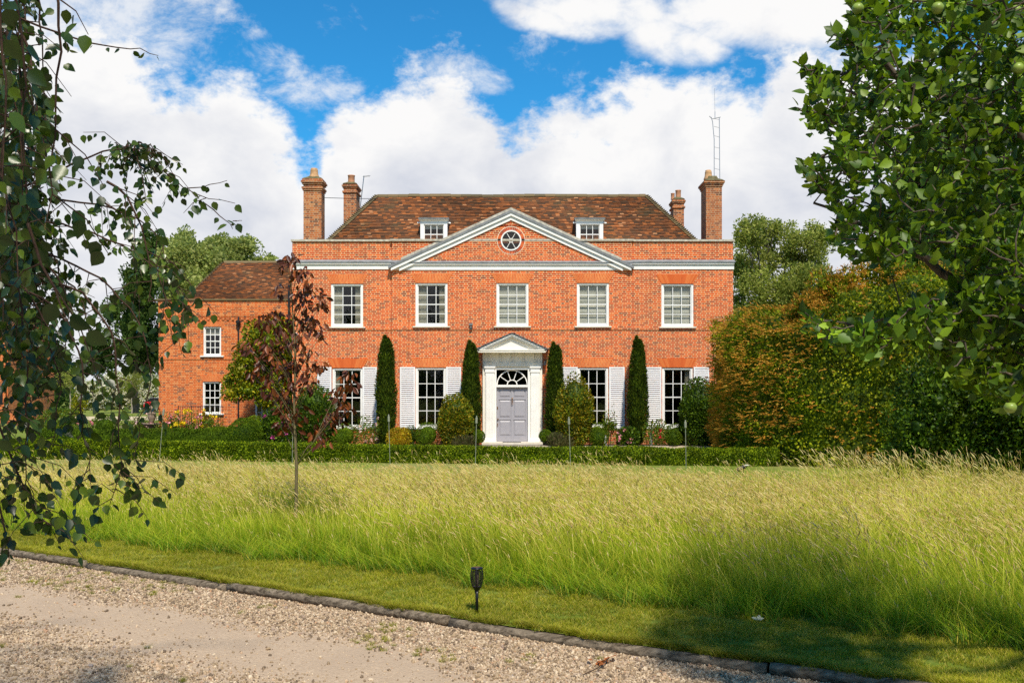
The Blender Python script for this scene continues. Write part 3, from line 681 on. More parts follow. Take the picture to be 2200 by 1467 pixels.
op = MB(); op.add([(xc + .336 * math.cos(2 * math.pi * i / 32), YT + .02, ocz + .336 * math.sin(2 * math.pi * i / 32)) for i in range(32)], [tuple(range(32))]); op.build('pane', M['glass'], OC)
od = MB(); od.box(xc - .5, xc + .5, YT + .3, YT + .35, ocz - .5, ocz + .5); od.build('dark_loft_backing', M['room'], OC)  # dark-coloured backing in place of the unlit loft
# roof behind the pediment
pr = MB()
for s in (-1, 1):
    a = (xc, YC + .9, ZAP - .06); c = (xc, 41.2, ZAP - .06); e = (xc + s * 3.2, YC + .9, ZAP - .06 - SL * 3.2); f_ = (xc + s * 3.2, 39.9, ZAP - .06 - SL * 3.2)
    pr.quad(*((a, c, f_, e) if s > 0 else (e, f_, c, a)))
pr.build('pediment_roof', M['lead'], HOUSE)

# tiled roofs
def tiled(mb, eL, eR, rL, rR, gauge=.112, tw=.165, rr=random.Random(5), th=.024):
    eL, eR, rL, rR = [np.array(p, float) for p in (eL, eR, rL, rR)]
    up_ = (rL + rR) / 2 - (eL + eR) / 2; L = np.linalg.norm(up_); n = int(L / gauge); ex = (eR - eL) / np.linalg.norm(eR - eL)
    upn = up_ - ex * up_.dot(ex); upn /= np.linalg.norm(upn); N_ = np.cross(ex, upn); N_ /= np.linalg.norm(N_)
    if N_[2] < 0: N_ = -N_
    for k in range(n):
        t0 = k / n; t1 = min(1, (k + 1.25) / n); a = eL + (rL - eL) * t0; b_ = eR + (rR - eR) * t0
        W_ = (b_ - a).dot(ex); x = -(tw / 2 if k % 2 else 0) - rr.random() * .02
        wave = .012 * math.sin(k * .7)
        while x < W_:
            x0 = max(0, x + .002); x1 = min(W_, x + tw - .002)
            if x1 - x0 > .02:
                j = rr.uniform(-.006, .006); lo = N_ * (th + .012 + j + .01 * math.sin(x * .9 + k * .15)); hi = N_ * (.001)
                step = upn * (L / n * 1.25)
                p0 = a + ex * x0 + lo + upn * rr.uniform(-.006, .006); p1 = a + ex * x1 + lo + upn * rr.uniform(-.004, .004); p2 = a + ex * x1 + step + hi; p3 = a + ex * x0 + step + hi
                q0 = p0 - N_ * th; q1 = p1 - N_ * th
                mb.add([p0, p1, p2, p3, q0, q1], [(0, 1, 2, 3), (4, 5, 1, 0), (1, 5, 2), (0, 3, 4)])
            x += tw
    mb.quad(eL, eR, rR, rL)
def hips(mb, p0, p1, n, w_=.2, h=.10, out=(0, -1, 0), rr=random.Random(3)):
    p0 = np.array(p0, float); p1 = np.array(p1, float); d = (p1 - p0); L = np.linalg.norm(d); d /= L; o = np.array(out, float); s = np.cross(d, o); s /= np.linalg.norm(s); u = np.cross(s, d)
    if u[2] < 0: u = -u
    for i in range(n):
        c = p0 + d * (L * i / n); e = c + d * (L / n * 1.15); lift = u * rr.uniform(.05, .07)
        mb.add([c - s * w_ / 2 + u * .0, c + u * h + lift, c + s * w_ / 2, e - s * w_ * .4, e + u * h * .6, e + s * w_ * .4], [(0, 1, 4, 3), (1, 2, 5, 4), (0, 2, 1), (3, 4, 5), (0, 3, 5, 2)])
Ye, Yr, Yb_, Ybe = 38.86, 41.8, 44.2, 47.2
zr = PZ(421.5, Yr); ze = 7.62
xe_l, xe_r = PX(708, 39.2) - .28, PX(1492, 39.2) + .28; xr_l, xr_r = PX(812, Yr), PX(1386, Yr)
RF = MB()
DL = (PX(903, 39.3), PX(961, 39.3)); DR = (PX(1238, 39.3), PX(1296.5, 39.3))
tiled(RF, (xe_l, Ye, ze), (xe_r, Ye, ze), (xr_l, Yr, zr), (xr_r, Yr, zr))
tiled(RF, (xe_r, Ye, ze), (xe_r, Ybe, ze), (xr_r, Yr, zr), (xr_r, Yb_, zr)); tiled(RF, (xe_l, Ybe, ze), (xe_l, Ye, ze), (xr_l, Yb_, zr), (xr_l, Yr, zr))
RF.quad((xe_r, Ybe, ze), (xe_l, Ybe, ze), (xr_l, Yb_, zr), (xr_r, Yb_, zr)); RF.quad((xr_l, Yr, zr), (xr_r, Yr, zr), (xr_r, Yb_, zr), (xr_l, Yb_, zr))
RF.quad((XL, YS, 7.3), (XR, YS, 7.3), (XR, BACK, 7.3), (XL, BACK, 7.3))
ROOF = RF.build('roof', M['tile'], HOUSE)
for a_, b_, o_ in (((xe_l, Ye, ze), (xr_l, Yr, zr), (-.6, -.6, 0)), ((xe_r, Ye, ze), (xr_r, Yr, zr), (.6, -.6, 0))):
    hp = MB(); hips(hp, a_, b_, 38, out=o_); hp.build('hip_tiles', M['hip'], ROOF)
rg = MB(); rr = random.Random(9); x = xr_l - .02
while x < xr_r:
    x2 = min(xr_r + .02, x + .44); z = zr + rr.uniform(-.006, .010) + .012 * math.sin(x * 1.3); 
    rg.prof([(Yr - .11, z - .05), (Yr + .11, z - .05), (Yr + .08, z + .05), (Yr, z + .085), (Yr - .08, z + .05)], x, x2 - .006); x = x2
rg.build('ridge_tiles', M['hip'], ROOF)

# dormers
def dormer(pc):
    y = 39.3; x0, x1 = PX(pc - 29, y), PX(pc + 29, y); z1 = PZ(475, y); z0 = 7.72; xm = (x0 + x1) / 2
    f = MB(); fx = .14
    f.box(x0, x0 + fx, y, y + .12, z0, z1); f.box(x1 - fx, x1, y, y + .12, z0, z1); f.box(x0 + fx, x1 - fx, y, y + .12, z1 - .13, z1); f.box(x0 + fx, x1 - fx, y, y + .12, z0, z0 + .05)
    f.prof([(y - .0, z1), (y - .09, z1 + .045), (y - .09, z1 + .06), (y + .02, z1 + .06), (y + .02, z1)], x0 - .05, x1 + .05)
    D = f.build('dormer', M['white'], HOUSE, bevel=.004)
    for xs_ in (x0 + .01, x1 - .01):
        ck = MB(); ck.add([(xs_ - .008, y + .1, z0), (xs_ - .008, y + .1, z1), (xs_ - .008, y + 1.2, z1), (xs_ + .008, y + .1, z0), (xs_ + .008, y + .1, z1), (xs_ + .008, y + 1.2, z1)], [(0, 1, 2), (3, 5, 4), (0, 2, 5, 3), (0, 3, 4, 1)]); ck.build('cheek', M['lead'], D)
    rf = MB(); rf.box(x0 - .07, x1 + .07, y - .12, y + 1.3, z1 + .062, z1 + .11); rf.build('lead_roof', M['lead'], D)
    s = MB(); ys = y + .04; gx0, gx1, gz0, gz1 = x0 + fx + .03, x1 - fx - .03, z0 + .05, z1 - .16
    s.box(x0 + fx, gx0, ys, ys + .05, gz0, gz1 + .03); s.box(gx1, x1 - fx, ys, ys + .05, gz0, gz1 + .03); s.box(gx0, gx1, ys, ys + .05, gz1, gz1 + .03)
    for i in (1, 2): xx = gx0 + (gx1 - gx0) * i / 3; s.box(xx - .012, xx + .012, ys + .004, ys + .035, gz0, gz1)
    zz = PZ(503.5, y); s.box(gx0, gx1, ys - .003, ys + .04, zz - .018, zz + .018)
    s.build('sash', M['white'], D)
    g = MB(); g.quad((gx0, ys + .02, gz0), (gx1, ys + .02, gz0), (gx1, ys + .02, gz1), (gx0, ys + .02, gz1)); g.build('pane', M['glass'], D)
    q = MB(); q.quad((gx0, ys + .08, gz1 - .14), (gx1, ys + .08, gz1 - .14), (gx1, ys + .08, gz1 + .02), (gx0, ys + .08, gz1 + .02)); q.build('blind', M['blind'], D)
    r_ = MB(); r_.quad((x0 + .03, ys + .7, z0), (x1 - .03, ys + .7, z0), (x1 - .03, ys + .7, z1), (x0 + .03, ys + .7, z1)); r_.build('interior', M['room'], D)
    e = MB(); e.tube([(x0 - .12, y + .05, z1 - .07), (x0 + .0, y + .05, z1 - .05)], .03, 8); e.build('gutter_stub', M['white'], D); e = MB(); e.tube([(x1, y + .05, z1 - .05), (x1 + .13, y + .05, z1 - .08)], .03, 8); e.build('gutter_stub', M['white'], D)
dormer(932); dormer(1267)

# chimneys
def chimney(x0, x1, y0, y1, zb_, zt_, capw, pots, style, name='chimney'):
    s = MB(); s.box(x0, x1, y0, y1, zb_, zt_)
    CH = s.build(name, M['brickc'], HOUSE)
    c = MB(); z = zt_
    if style == 'big':
        for d, h in ((.035, .07), (.065, .07), (.0, .10), (.05, .07), (.09, .075), (.05, .07)): c.box(x0 - d, x1 + d, y0 - d, y1 + d, z, z + h - .002); z += h
    elif style == 'neck':
        for d, h in ((.05, .08), (.0, .13), (.04, .06), (.07, .07), (.03, .05)): c.box(x0 - d, x1 + d, y0 - d, y1 + d, z, z + h - .002); z += h
    else:
        for d, h in ((.03, .07), (.06, .07), (.10, .08)): c.box(x0 - d, x1 + d, y0 - d, y1 + d, z, z + h - .002); z += h
    c.build('corbelled_cap', M['brickc'], CH)
    t = MB(); xm, ym = (x0 + x1) / 2, (y0 + y1) / 2; hx_, hy_ = (x1 - x0) / 2, (y1 - y0) / 2; H = .15 if style != 'bell' else .26
    n = 16; vs = []
    prf = [(1.12, 0.), (1.0, .04), (.72, H * .6), (.45, H)] if style != 'bell' else [(1.22, 0), (1.05, .06), (.65, .14), (.5, H)]
    for r_, zz in prf:
        vs += [(xm - hx_ * r_, ym - hy_ * r_, z + zz), (xm + hx_ * r_, ym - hy_ * r_, z + zz), (xm + hx_ * r_, ym + hy_ * r_, z + zz), (xm - hx_ * r_, ym + hy_ * r_, z + zz)]
    fs = [(k * 4 + j, k * 4 + (j + 1) % 4, k * 4 + 4 + (j + 1) % 4, k * 4 + 4 + j) for k in range(len(prf) - 1) for j in range(4)] + [(0, 3, 2, 1), tuple(len(prf) * 4 - 4 + j for j in range(4))]
    t.add(vs, fs); t.build('mortar_flaunching', M['moss'], CH)
    for (px_, py_, prof, mm) in pots:
        p = MB(); p.lathe(prof, (xm + px_, ym + py_, z + H * .5), 18); p.build('chimney_pot', M[mm], CH, smooth=True)
    return CH
YA = 39.25
potA = [(.20, 0), (.21, .05), (.20, .08), (.165, .16), (.15, .30), (.155, .33), (.13, .36), (.135, .40), (.11, .41), (.09, .36)]
potB = [(.16, 0), (.165, .03), (.15, .06), (.15, .33), (.165, .35), (.165, .38), (.12, .385), (.11, .3)]
ztA = PZ(409, YA)
chimney(PX(652, YA), PX(690.5, YA), YA, 39.95, 7.6, ztA, 0, [(0, 0, potA, 'potb')], 'big')
YB = 44.0
chimney(PX(738, YB), PX(765.5, YB), YB, 45.0, 7.6, PZ(414, YB), 0, [(.0, -.1, potB, 'pot')], 'neck')
chimney(PX(1447, YB), PX(1469.5, YB), YB, 44.85, 7.6, PZ(447, YB), 0, [(.03, -.1, [(r_ * .8, z) for r_, z in potB], 'pot'), (-.18, .1, [(r_ * .55, z * .75) for r_, z in potB], 'pot')], 'neck')
chimney(PX(1517, YA), PX(1551, YA), YA, 40.3, 7.6, PZ(401, YA), 0, [(-.12, 0, [(r_ * .9, z) for r_, z in potA], 'potb')], 'bell')
# wire from chimney to ridge, aerials
wr = MB(); a = P3(697, 425, 39.8); c = P3(812, 427, 41.6); wr.tube([a, (a + c) / 2 - np.array([0, 0, .02]), c], .012, 5); wr.build('stay_wire', M['black'], HOUSE)
AE = MB(); Ya = 44.9; b0 = P3(771, 470, Ya); b1 = P3(782, 378, Ya); AE.tube([b0, b1], .022, 6)
AE.tube([b1 + np.array([-.05, 0, -.04]), b1 + np.array([.30, -.1, -.02])], .012, 5)
for k in range(5): p = b1 + np.array([.0 + .06 * k, -.02 * k, -.03]); AE.tube([p + np.array([0, -.16, 0]), p + np.array([0, .16, 0])], .006, 4)
tag(AE.build('television_aerial', M['aerial']), 'thin leaning television aerial beside the rear left chimney', 'aerial')
MT = MB(); Ym = 40.5; base = P3(1538, 420, Ym); 
pA = [P3(1534.5, 400, Ym), P3(1534.5, 300, Ym), P3(1531, 262, Ym), P3(1528, 252, Ym)]; pB = [P3(1547, 400, Ym), P3(1546, 320, Ym), P3(1545.5, 252, Ym)]
pA[0][2] = pB[0][2] = PZ(440, Ym)
MT.tube(pA, .016, 5); MT.tube(pB, .016, 5)
for py_ in (255, 272, 292, 316, 340, 362): MT.tube([P3(1534, py_, Ym), P3(1546, py_ + 3, Ym)], .007, 4)
MT.tube([P3(1524, 250, Ym), P3(1530, 256, Ym), P3(1548, 252, Ym)], .016, 5); MT.tube([P3(1536, 240, Ym), P3(1536, 256, Ym)], .012, 5); MT.tube([P3(1535, 190, Ym), P3(1536, 244, Ym)], .005, 4)
tag(MT.build('radio_mast', M['aerial']), 'slender radio mast rising behind the right front chimney', 'mast')

# ---------------------------------------------------------------- porch and front door
YP = 38.20
def dx(px): return PX(px, YP)
def dz(py): return PZ(py, YP)
P = empty('door_surround'); P.parent = HOUSE; P.matrix_local = world_of(HOUSE).inverted()
def part(mb, name, m, par=None, **k): return mb.build(name, M[m], par or P, **k)
bk = MB(); bk.box(dx(1037), dx(1063), YP + .06, YC + .02, .1, dz(757)); bk.box(dx(1139), dx(1165), YP + .06, YC + .02, .1, dz(757)); bk.box(dx(1063), dx(1139), YP + .06, YC + .02, dz(791), dz(757)); part(bk, 'surround_panel', 'cream')
for a, c in ((1043, 1062), (1140.5, 1159.5)):
    x0, x1 = dx(a), dx(c)
    s = MB(); s.box(x0, x1, YP, YP + .058, dz(941), dz(800))
    for k in range(5): xx = x0 + (x1 - x0) * (k + .9) / 5.8; s.box(xx - .012, xx + .012, YP - .012, YP - .0005, dz(938), dz(806))
    s.box(x0 - .02, x1 + .02, YP - .02, YP + .058, dz(800) + .001, dz(796)); s.box(x0 - .01, x1 + .01, YP - .01, YP + .058, dz(796) + .001, dz(790.5)); s.box(x0 - .045, x1 + .045, YP - .045, YP + .058, dz(790.5) + .001, dz(787))
    s.box(x0 - .025, x1 + .025, YP - .025, YP + .058, dz(946), dz(941) - .001); s.box(x0 - .045, x1 + .045, YP - .045, YP + .058, dz(953), dz(946) - .001)
    part(s, 'pilaster', 'white', bevel=.004)
en = MB(); en.box(dx(1040), dx(1162), YP + .0, YP + .058, dz(787) + .002, dz(779)); en.box(dx(1042), dx(1160), YP + .02, YP + .058, dz(779) + .001, dz(757))
for k, pxk in enumerate((1051, 1076, 1100.5, 1125, 1150)):
    x = dx(pxk)
    for j in (-1, 0, 1): en.box(x + j * .055 - .018, x + j * .055 + .018, YP - .008, YP + .0195, dz(777), dz(760))
    en.box(x - .09, x + .09, YP - .02, YP - .0005, dz(781), dz(778.5))
part(en, 'entablature', 'cream', bevel=.003)
# hood: horizontal cornice, raking cornices, recessed tympanum, slates
YH = 37.80; xpc = PX(1100, YH); zt = PZ(716.5, YH); zb2 = PZ(757, YH); hw = PX(1175, YH) - xpc; k2 = (zt - PZ(750.5, YH)) / hw
hc = MB(); hc.box(xpc - hw + .04, xpc + hw - .04, YH + .02, YC - .01, zb2, zb2 + .07); hc.box(xpc - hw, xpc + hw, YH, YC - .01, zb2 + .071, zb2 + .115); part(hc, 'hood_cornice', 'cream', bevel=.004)
rk = MB()
for s in (-1, 1):
    for o0, o1, yy in ((-.065, 0., YH), (-.13, -.067, YH + .05)):
        hh = hw if o1 == 0. else hw - .15
        poly = [(xpc, zt + o0), (xpc + s * hh, zt + o0 - k2 * hh), (xpc + s * hh, zt + o1 - k2 * hh), (xpc, zt + o1)]
        rk.prism(poly if s > 0 else poly[::-1], yy, YH + .12 if o1 else YC - .01)
part(rk, 'raking_cornice', 'white')
tp = MB(); tp.add([(xpc - hw + .1, YH + .16, zb2 + .11), (xpc + hw - .1, YH + .16, zb2 + .11), (xpc, YH + .16, zt - .05)], [(0, 1, 2)]); part(tp, 'hood_tympanum', 'cream')
sl_ = MB(); rr = random.Random(4)
for s in (-1, 1):
    n = 12; L = hw + .05
    for k in range(n):
        d0 = L * k / n; d1 = L * (k + 1.35) / n
        for j in range(3):
            y0 = YH - .05 + j * .22; y1 = y0 + .215; e = rr.uniform(0, .012)
            a = (xpc + s * d0, zt + .012 - k2 * d0 + .002); c = (xpc + s * min(d1, L + .06), zt + .012 - k2 * min(d1, L + .06) + .05 + e)
            poly = [(a[0], a[1]), (c[0], c[1] - .022), (c[0], c[1]), (a[0], a[1] + .022)]
            sl_.prism(poly if s > 0 else poly[::-1], y0, min(y1, YC - .012))
part(sl_, 'slate_roof', 'slate')
# door case
dc = MB(); yd = YC - .04
dc.box(dx(1063), dx(1066.5), YP + .05, YC + .1, .12, dz(791)); dc.box(dx(1134), dx(1139), YP + .05, YC + .1, .12, dz(791)); dc.box(dx(1066.5), dx(1134), YP + .05, YC + .1, dz(794), dz(791)); dc.box(dx(1066.5), dx(1134), YP + .04, YC + .1, dz(831.5), dz(826.5))
part(dc, 'door_case', 'white', bevel=.003)
fl = MB(); fx, fz = dx(1100.3), dz(826); rx = (dx(1134) - dx(1066.5)) / 2; rz_ = dz(794) - dz(826)
def ell(r_, a, k=1.): return (fx + rx * r_ * math.cos(a), fz + rz_ * r_ * math.sin(a))
def ering(mb, r0, r1, y0, y1, n=28):
    for i in range(n):
        a0, a1 = math.pi * i / n, math.pi * (i + 1) / n; mb.prism([ell(r0, a0), ell(r1, a0), ell(r1, a1), ell(r0, a1)], y0, y1)
ering(fl, .93, .995, yd - .01, yd + .03); ering(fl, .28, .34, yd - .005, yd + .03, 14)
for a in (36, 72, 108, 144): bar_xz(fl, ell(.33, R(a)), ell(.94, R(a)), .028, yd - .003, yd + .026)
FL = part(fl, 'fanlight', 'white'); g = MB(); g.quad((dx(1066.5), yd + .012, dz(826.5)), (dx(1134), yd + .012, dz(826.5)), (dx(1134), yd + .012, dz(794)), (dx(1066.5), yd + .012, dz(794))); part(g, 'pane', 'glass', FL)
dr = MB(); x0, x1, z0, z1 = dx(1067), dx(1133.8), .135, dz(832); dr.box(x0, x1, yd + .01, yd + .06, z0, z1)
cols = ((x0 + .09, (x0 + x1) / 2 - .05), ((x0 + x1) / 2 + .05, x1 - .09))
ro = ((dz(936.5), dz(903)), (dz(897), dz(859)), (dz(853.5), dz(836)))
xm = (x0 + x1) / 2; dr.box(x0, x0 + .075, yd - .014, yd + .009, z0, z1); dr.box(x1 - .075, x1, yd - .014, yd + .009, z0, z1); dr.box(xm - .04, xm + .04, yd - .014, yd + .009, z0, z1)
zz = [z0] + [v for r_ in ro for v in (r_[0] - .015, r_[1] + .015)] + [z1]
for k in range(0, 8, 2):
    for c0, c1 in ((x0 + .076, xm - .041), (xm + .041, x1 - .076)): dr.box(c0, c1, yd - .014, yd + .009, zz[k], zz[k + 1])
for c0, c1 in cols:
    for r0, r1 in ro:
        a = .045; y1_ = yd + .008; y0_ = yd - .012
        vs = [(c0 + .02, y1_, r0 + .02), (c1 - .02, y1_, r0 + .02), (c1 - .02, y1_, r1 - .02), (c0 + .02, y1_, r1 - .02), (c0 + a + .02, y0_, r0 + a + .02), (c1 - a - .02, y0_, r0 + a + .02), (c1 - a - .02, y0_, r1 - a - .01), (c0 + a + .02, y0_, r1 - a - .01)]
        dr.add(vs, [(0, 1, 5, 4), (1, 2, 6, 5), (2, 3, 7, 6), (3, 0, 4, 7), (4, 5, 6, 7)])
FD = dr.build('front_door', M['door'], HOUSE)
kn = MB(); kz = dz(860); kx_ = xm; kn.lathe([(.0, 0), (.02, .01), (.028, .05), (.02, .1), (.0, .11)], (kx_, yd - .04, kz - .0), 10); kn.tube([(kx_, yd - .03, kz), (kx_ - .03, yd - .05, kz - .07), (kx_ - .02, yd - .055, kz - .16), (kx_ + .02, yd - .055, kz - .16), (kx_ + .03, yd - .05, kz - .07), (kx_, yd - .03, kz)], .009, 6); kn.build('knocker', M['brass'], FD, smooth=True)
kb = MB(); kb.lathe([(0, -.03), (.025, -.02), (.032, 0), (.025, .02), (0, .03)], (x0 + .045, yd - .05, dz(900.5)), 12); kb.tube([(x0 + .045, yd - .04, dz(900.5)), (x0 + .045, yd, dz(900.5))], .012, 8); kb.build('door_knob', M['brass'], FD, smooth=True)
lk = MB(); lk.box(x0 + .01, x0 + .05, yd - .03, yd - .014, dz(879), dz(873.5)); lk.build('lock', M['brass'], FD); lk = MB(); lk.box(x0 + .02, x0 + .045, yd - .035, yd - .014, dz(916), dz(909)); lk.build('key_plate', M['brass'], FD)
st = MB(); st.box(dx(1036), dx(1165), 37.55, YC + .1, .031, .13); st.build('door_step', M['stone'], HOUSE, bevel=.012)
mt = MB(); mt.box(dx(1080), dx(1119), 37.72, 38.1, .131, .15); tag(mt.build('doormat', M['bpl'], bevel=.004), 'small dark doormat on the stone step below the lilac door', 'doormat')
# wall fittings
for pxl in (1029, 1170.5):
    x = PX(pxl, 38.25); z = PZ(784, 38.25); l = MB(); l.lathe([(.03, .0), (.07, .005), (.075, .02), (.03, .05), (.035, .10), (.02, .14), (.0, .15)], (x, 38.25, z), 12); l.box(x - .02, x + .02, 38.26, YC, z + .03, z + .06); l.build('wall_lamp', M['lantern'], HOUSE, smooth=False)
fd = MB(); fd.box(hx(1008), hx(1016), YC - .12, YC - .03, hz(699), hz(695.5)); fd.tube([(hx(1012), YC, hz(701)), (hx(1012), YC - .07, hz(704)), (hx(1013), YC - .12, hz(706))], [.03, .05, .06], 10); fd.build('floodlight', M['lantern'], HOUSE)
def camdome(x, y, z, par):
    d = MB(); d.tube([(x, y + .1, z + .0), (x, y - .02, z)], .07, 12); C_ = d.build('security_camera', M['camw'], par, smooth=False)
    e = MB(); e.lathe([(0, -.055), (.04, -.04), (.055, 0), (.04, .04), (0, .055)], (x + .02, y - .04, z - .01), 12); e.build('lens_dome', M['bpl'], C_, smooth=True)
camdome(hx(637), YS - .1, hz(719), HOUSE)
# ---------------------------------------------------------------- brick wing at the left
YW = 44.0
WING = empty('house_wing', (PX(341, YW), YW, 0), 'lower orange brick wing with hipped tile roof joined to the left of the main house', 'house wing')
def wx(px): return PX(px, YW)
def wz(py): return PZ(py, YW)
wu = (wx(437), wx(475), wz(764), wz(702)); wl = (wx(435.5), wx(475), wz(888), wz(820)); wd = (wx(547), wx(603), .1, wz(852))
ww = MB(); x0, x1 = wx(341), XL + .0
wallq(ww, x0, x1, 0, wz(684), YW, [wu, wl, wd]); wallq(ww, x0 - .0, x1, wz(678), wz(646), YW - .05, [])
for k, (pa, pb, d) in enumerate(((684, 681, .02), (681, 678, .04))): ww.box(x0, x1, YW - d, YW + .05, wz(pa), wz(pb) - .001)
xd = x0
while xd < x1:      # dentil course
    ww.box(xd, xd + .11, YW - .045, YW - .001, wz(687.5), wz(684) - .002); xd += .215
ww.quad((x0, 52, 0), (x0, YW, 0), (x0, YW, wz(646)), (x0, 52, wz(646))); ww.quad((x0, YW - .05, wz(678)), (x1, YW - .05, wz(678)), (x1, YW + .1, wz(678)), (x0, YW + .1, wz(678)))
ww.quad((x0, YW - .05, wz(678)), (x0, YW - .05, wz(646)), (x0, YW + .05, wz(646)), (x0, YW + .05, wz(678)))
ww.build('wall', M['brickw'], WING)
b2 = MB(); b2.box(x0, wx(620), YW - .025, YW - .002, wz(772), wz(769)); b2.build('string_course', M['brickw'], WING)
c2 = MB(); c2.box(x0 - .04, x1, YW - .10, YW + .3, wz(646), wz(642.5)); c2.box(x0 - .04, x0 + .3, YW + .3, 52, wz(646), wz(642.5)); c2.build('coping', M['hip'], WING)
for c_, t in ((456, 702), (455, 820)): arch('flat_arch', wx(c_), wz(t - .5), wz(t - 15), .40, .16, YW, parent=WING, n=17)
sash(WING, wu, YW, fr=.06, top=.05, bot=.09, bar=.03, sill='white', sillw=.13, blindz=.24); sash(WING, wl, YW, fr=.06, top=.05, bot=.07, bar=.03, sill='white', sillw=.13)
# french door
fdm = MB(); fdm.box(wd[0], wd[0] + .1, YW + .03, YW + .12, wd[2], wd[3]); fdm.box(wd[1] - .1, wd[1], YW + .03, YW + .12, wd[2], wd[3]); fdm.box(wd[0] + .1, wd[1] - .1, YW + .03, YW + .12, wd[3] - .09, wd[3]); xm2 = (wd[0] + wd[1]) / 2; fdm.box(xm2 - .06, xm2 + .06, YW + .035, YW + .12, wd[2], wd[3] - .09)
for xa, xb in ((wd[0] + .1, xm2 - .06), (xm2 + .06, wd[1] - .1)):
    fdm.box((xa + xb) / 2 - .014, (xa + xb) / 2 + .014, YW + .05, YW + .08, wd[2], wd[3] - .09)
    for k in range(1, 5): zz_ = wd[2] + (wd[3] - wd[2]) * k / 5; fdm.box(xa, xb, YW + .052, YW + .078, zz_ - .014, zz_ + .014)
FR = fdm.build('french_door', M['white'], WING); g = MB(); g.quad((wd[0] + .1, YW + .07, wd[2]), (wd[1] - .1, YW + .07, wd[2]), (wd[1] - .1, YW + .07, wd[3] - .09), (wd[0] + .1, YW + .07, wd[3] - .09)); g.build('pane', M['glass'], FR)
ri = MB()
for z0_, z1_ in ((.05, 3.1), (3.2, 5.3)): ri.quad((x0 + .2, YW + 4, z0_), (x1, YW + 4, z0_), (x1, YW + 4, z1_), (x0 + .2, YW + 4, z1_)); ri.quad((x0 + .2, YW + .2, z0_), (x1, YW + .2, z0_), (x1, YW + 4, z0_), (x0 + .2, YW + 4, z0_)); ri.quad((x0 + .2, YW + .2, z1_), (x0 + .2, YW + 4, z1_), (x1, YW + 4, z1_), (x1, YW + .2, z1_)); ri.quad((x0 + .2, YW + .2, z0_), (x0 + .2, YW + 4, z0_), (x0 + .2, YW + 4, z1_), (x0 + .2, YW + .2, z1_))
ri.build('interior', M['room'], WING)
Yw2 = 47.2; zrw = PZ(564, Yw2); xrl = PX(481, Yw2); xel = wx(396); wr_ = MB(); zew = wz(644)
tiled(wr_, (xel, YW + .05, zew), (x1 + .0, YW + .05, zew), (xrl, Yw2, zrw), (x1 + .0, Yw2, zrw)); tiled(wr_, (xel, 50.4, zew), (xel, YW + .05, zew), (xrl, Yw2 + .05, zrw), (xrl, Yw2, zrw)); wr_.quad((x1, 50.4, zew), (xel, 50.4, zew), (xrl, Yw2, zrw), (x1, Yw2, zrw)); wr_.quad((x0, YW, zew - .05), (x1, YW, zew - .05), (x1, 52, zew - .05), (x0, 52, zew - .05))
WR = wr_.build('roof', M['tile'], WING); h2 = MB(); hips(h2, (xel, YW + .05, zew), (xrl, Yw2, zrw), 34, out=(-.6, -.6, 0), w_=.13, h=.05); h2.prof([(Yw2 - .1, zrw - .04), (Yw2 + .1, zrw - .04), (Yw2, zrw + .08)], xrl, x1); h2.build('hip_tiles', M['hip'], WR)
dp = MB(); dp.tube([(wx(513.5), YW - .11, .2), (wx(513.5), YW - .11, wz(700))], .035, 8)
dp.lathe([(.05, -.16), (.09, -.06), (.11, 0), (.11, .08), (.0, .08)], (wx(513.5), YW - .13, wz(693)), 10); dp.tube([(wx(513.5), YW, wz(681)), (wx(513.5), YW - .1, wz(682)), (wx(513.5), YW - .12, wz(690))], .035, 8)
for zq in (1., 2.6, 4.): dp.tube([(wx(513.5), YW - .11, zq), (wx(513.5), YW - .11, zq + .07)], .047, 8)
dp.build('drainpipe', M['black'], WING)
dq = MB(); dq.tube([(PX(621, 43.8), 43.8, .2), (PX(621, 43.8), 43.8, PZ(612, 43.8))], .055, 8); dq.build('drainpipe', M['black'], WING)
camdome(wx(349.5), YW - .12, wz(779), WING)
# ================================================================ PLANTS ROUND THE HOUSE
def plant(name, label, cat, px, py0, py1, hwpx, Y, mat_, n, size, T=T_RH, p=2.3, amp=.10, nf=2.5, group=None, up=.3, lift=.0, depth=.26, rd=None, flowers=None, stems=None, zc=None, core=.68, rnd=.8):
    """shrub between picture rows py0 (top) and the ground; flowers = (material, n, size, [direction])"""
    x = PX(px, Y); zt_ = PZ(py0, Y); zb_ = lift; hwm = hwpx * Y / F; c = np.array([x, Y, (zt_ + zb_) / 2]); rad = (hwm, rd or hwm * .85, (zt_ - zb_) / 2 * 1.02)
    seed = rng.uniform(0, 50)
    if lift <= .01: c[2] = zt_ * .46; rad = (rad[0], rad[1], zt_ * .55)
    o = empty(name, (x, Y, 0), label, cat, group)
    V, Fs, mis = merge(foliage(c, rad, n, size, T, p, amp, nf, seed=seed, up=up, depth=depth, core=core, rnd=rnd)); npmesh('foliage', V, Fs, mat_, o)
    mb = MB(); ns = stems or 3
    for k in range(ns):
        a = rng.uniform(0, 6.28); e = c + np.array([math.cos(a) * rad[0] * .3, math.sin(a) * rad[1] * .3, 0]); jtube(mb, (x + .04 * math.cos(a), Y + .04 * math.sin(a), -.02), e, .018, .008, 3, .05, 5)
    mb.build('stem', M['bark'], o)
    if flowers:
        fm, fn, fs, fdir = flowers; d = randdir(fn * 6)
        if fdir is not None: k = d @ unit(np.array(fdir, float)) > .35; d = d[k]
        d = d[(d[:, 1] < .3)][:fn]; r = blobR(d, rad, p, amp, nf, seed); FP = c + d * (r * 1.04)[:, None]; FP = FP[FP[:, 2] > .05]; blossoms(FP, fs, fm, o)
    return o
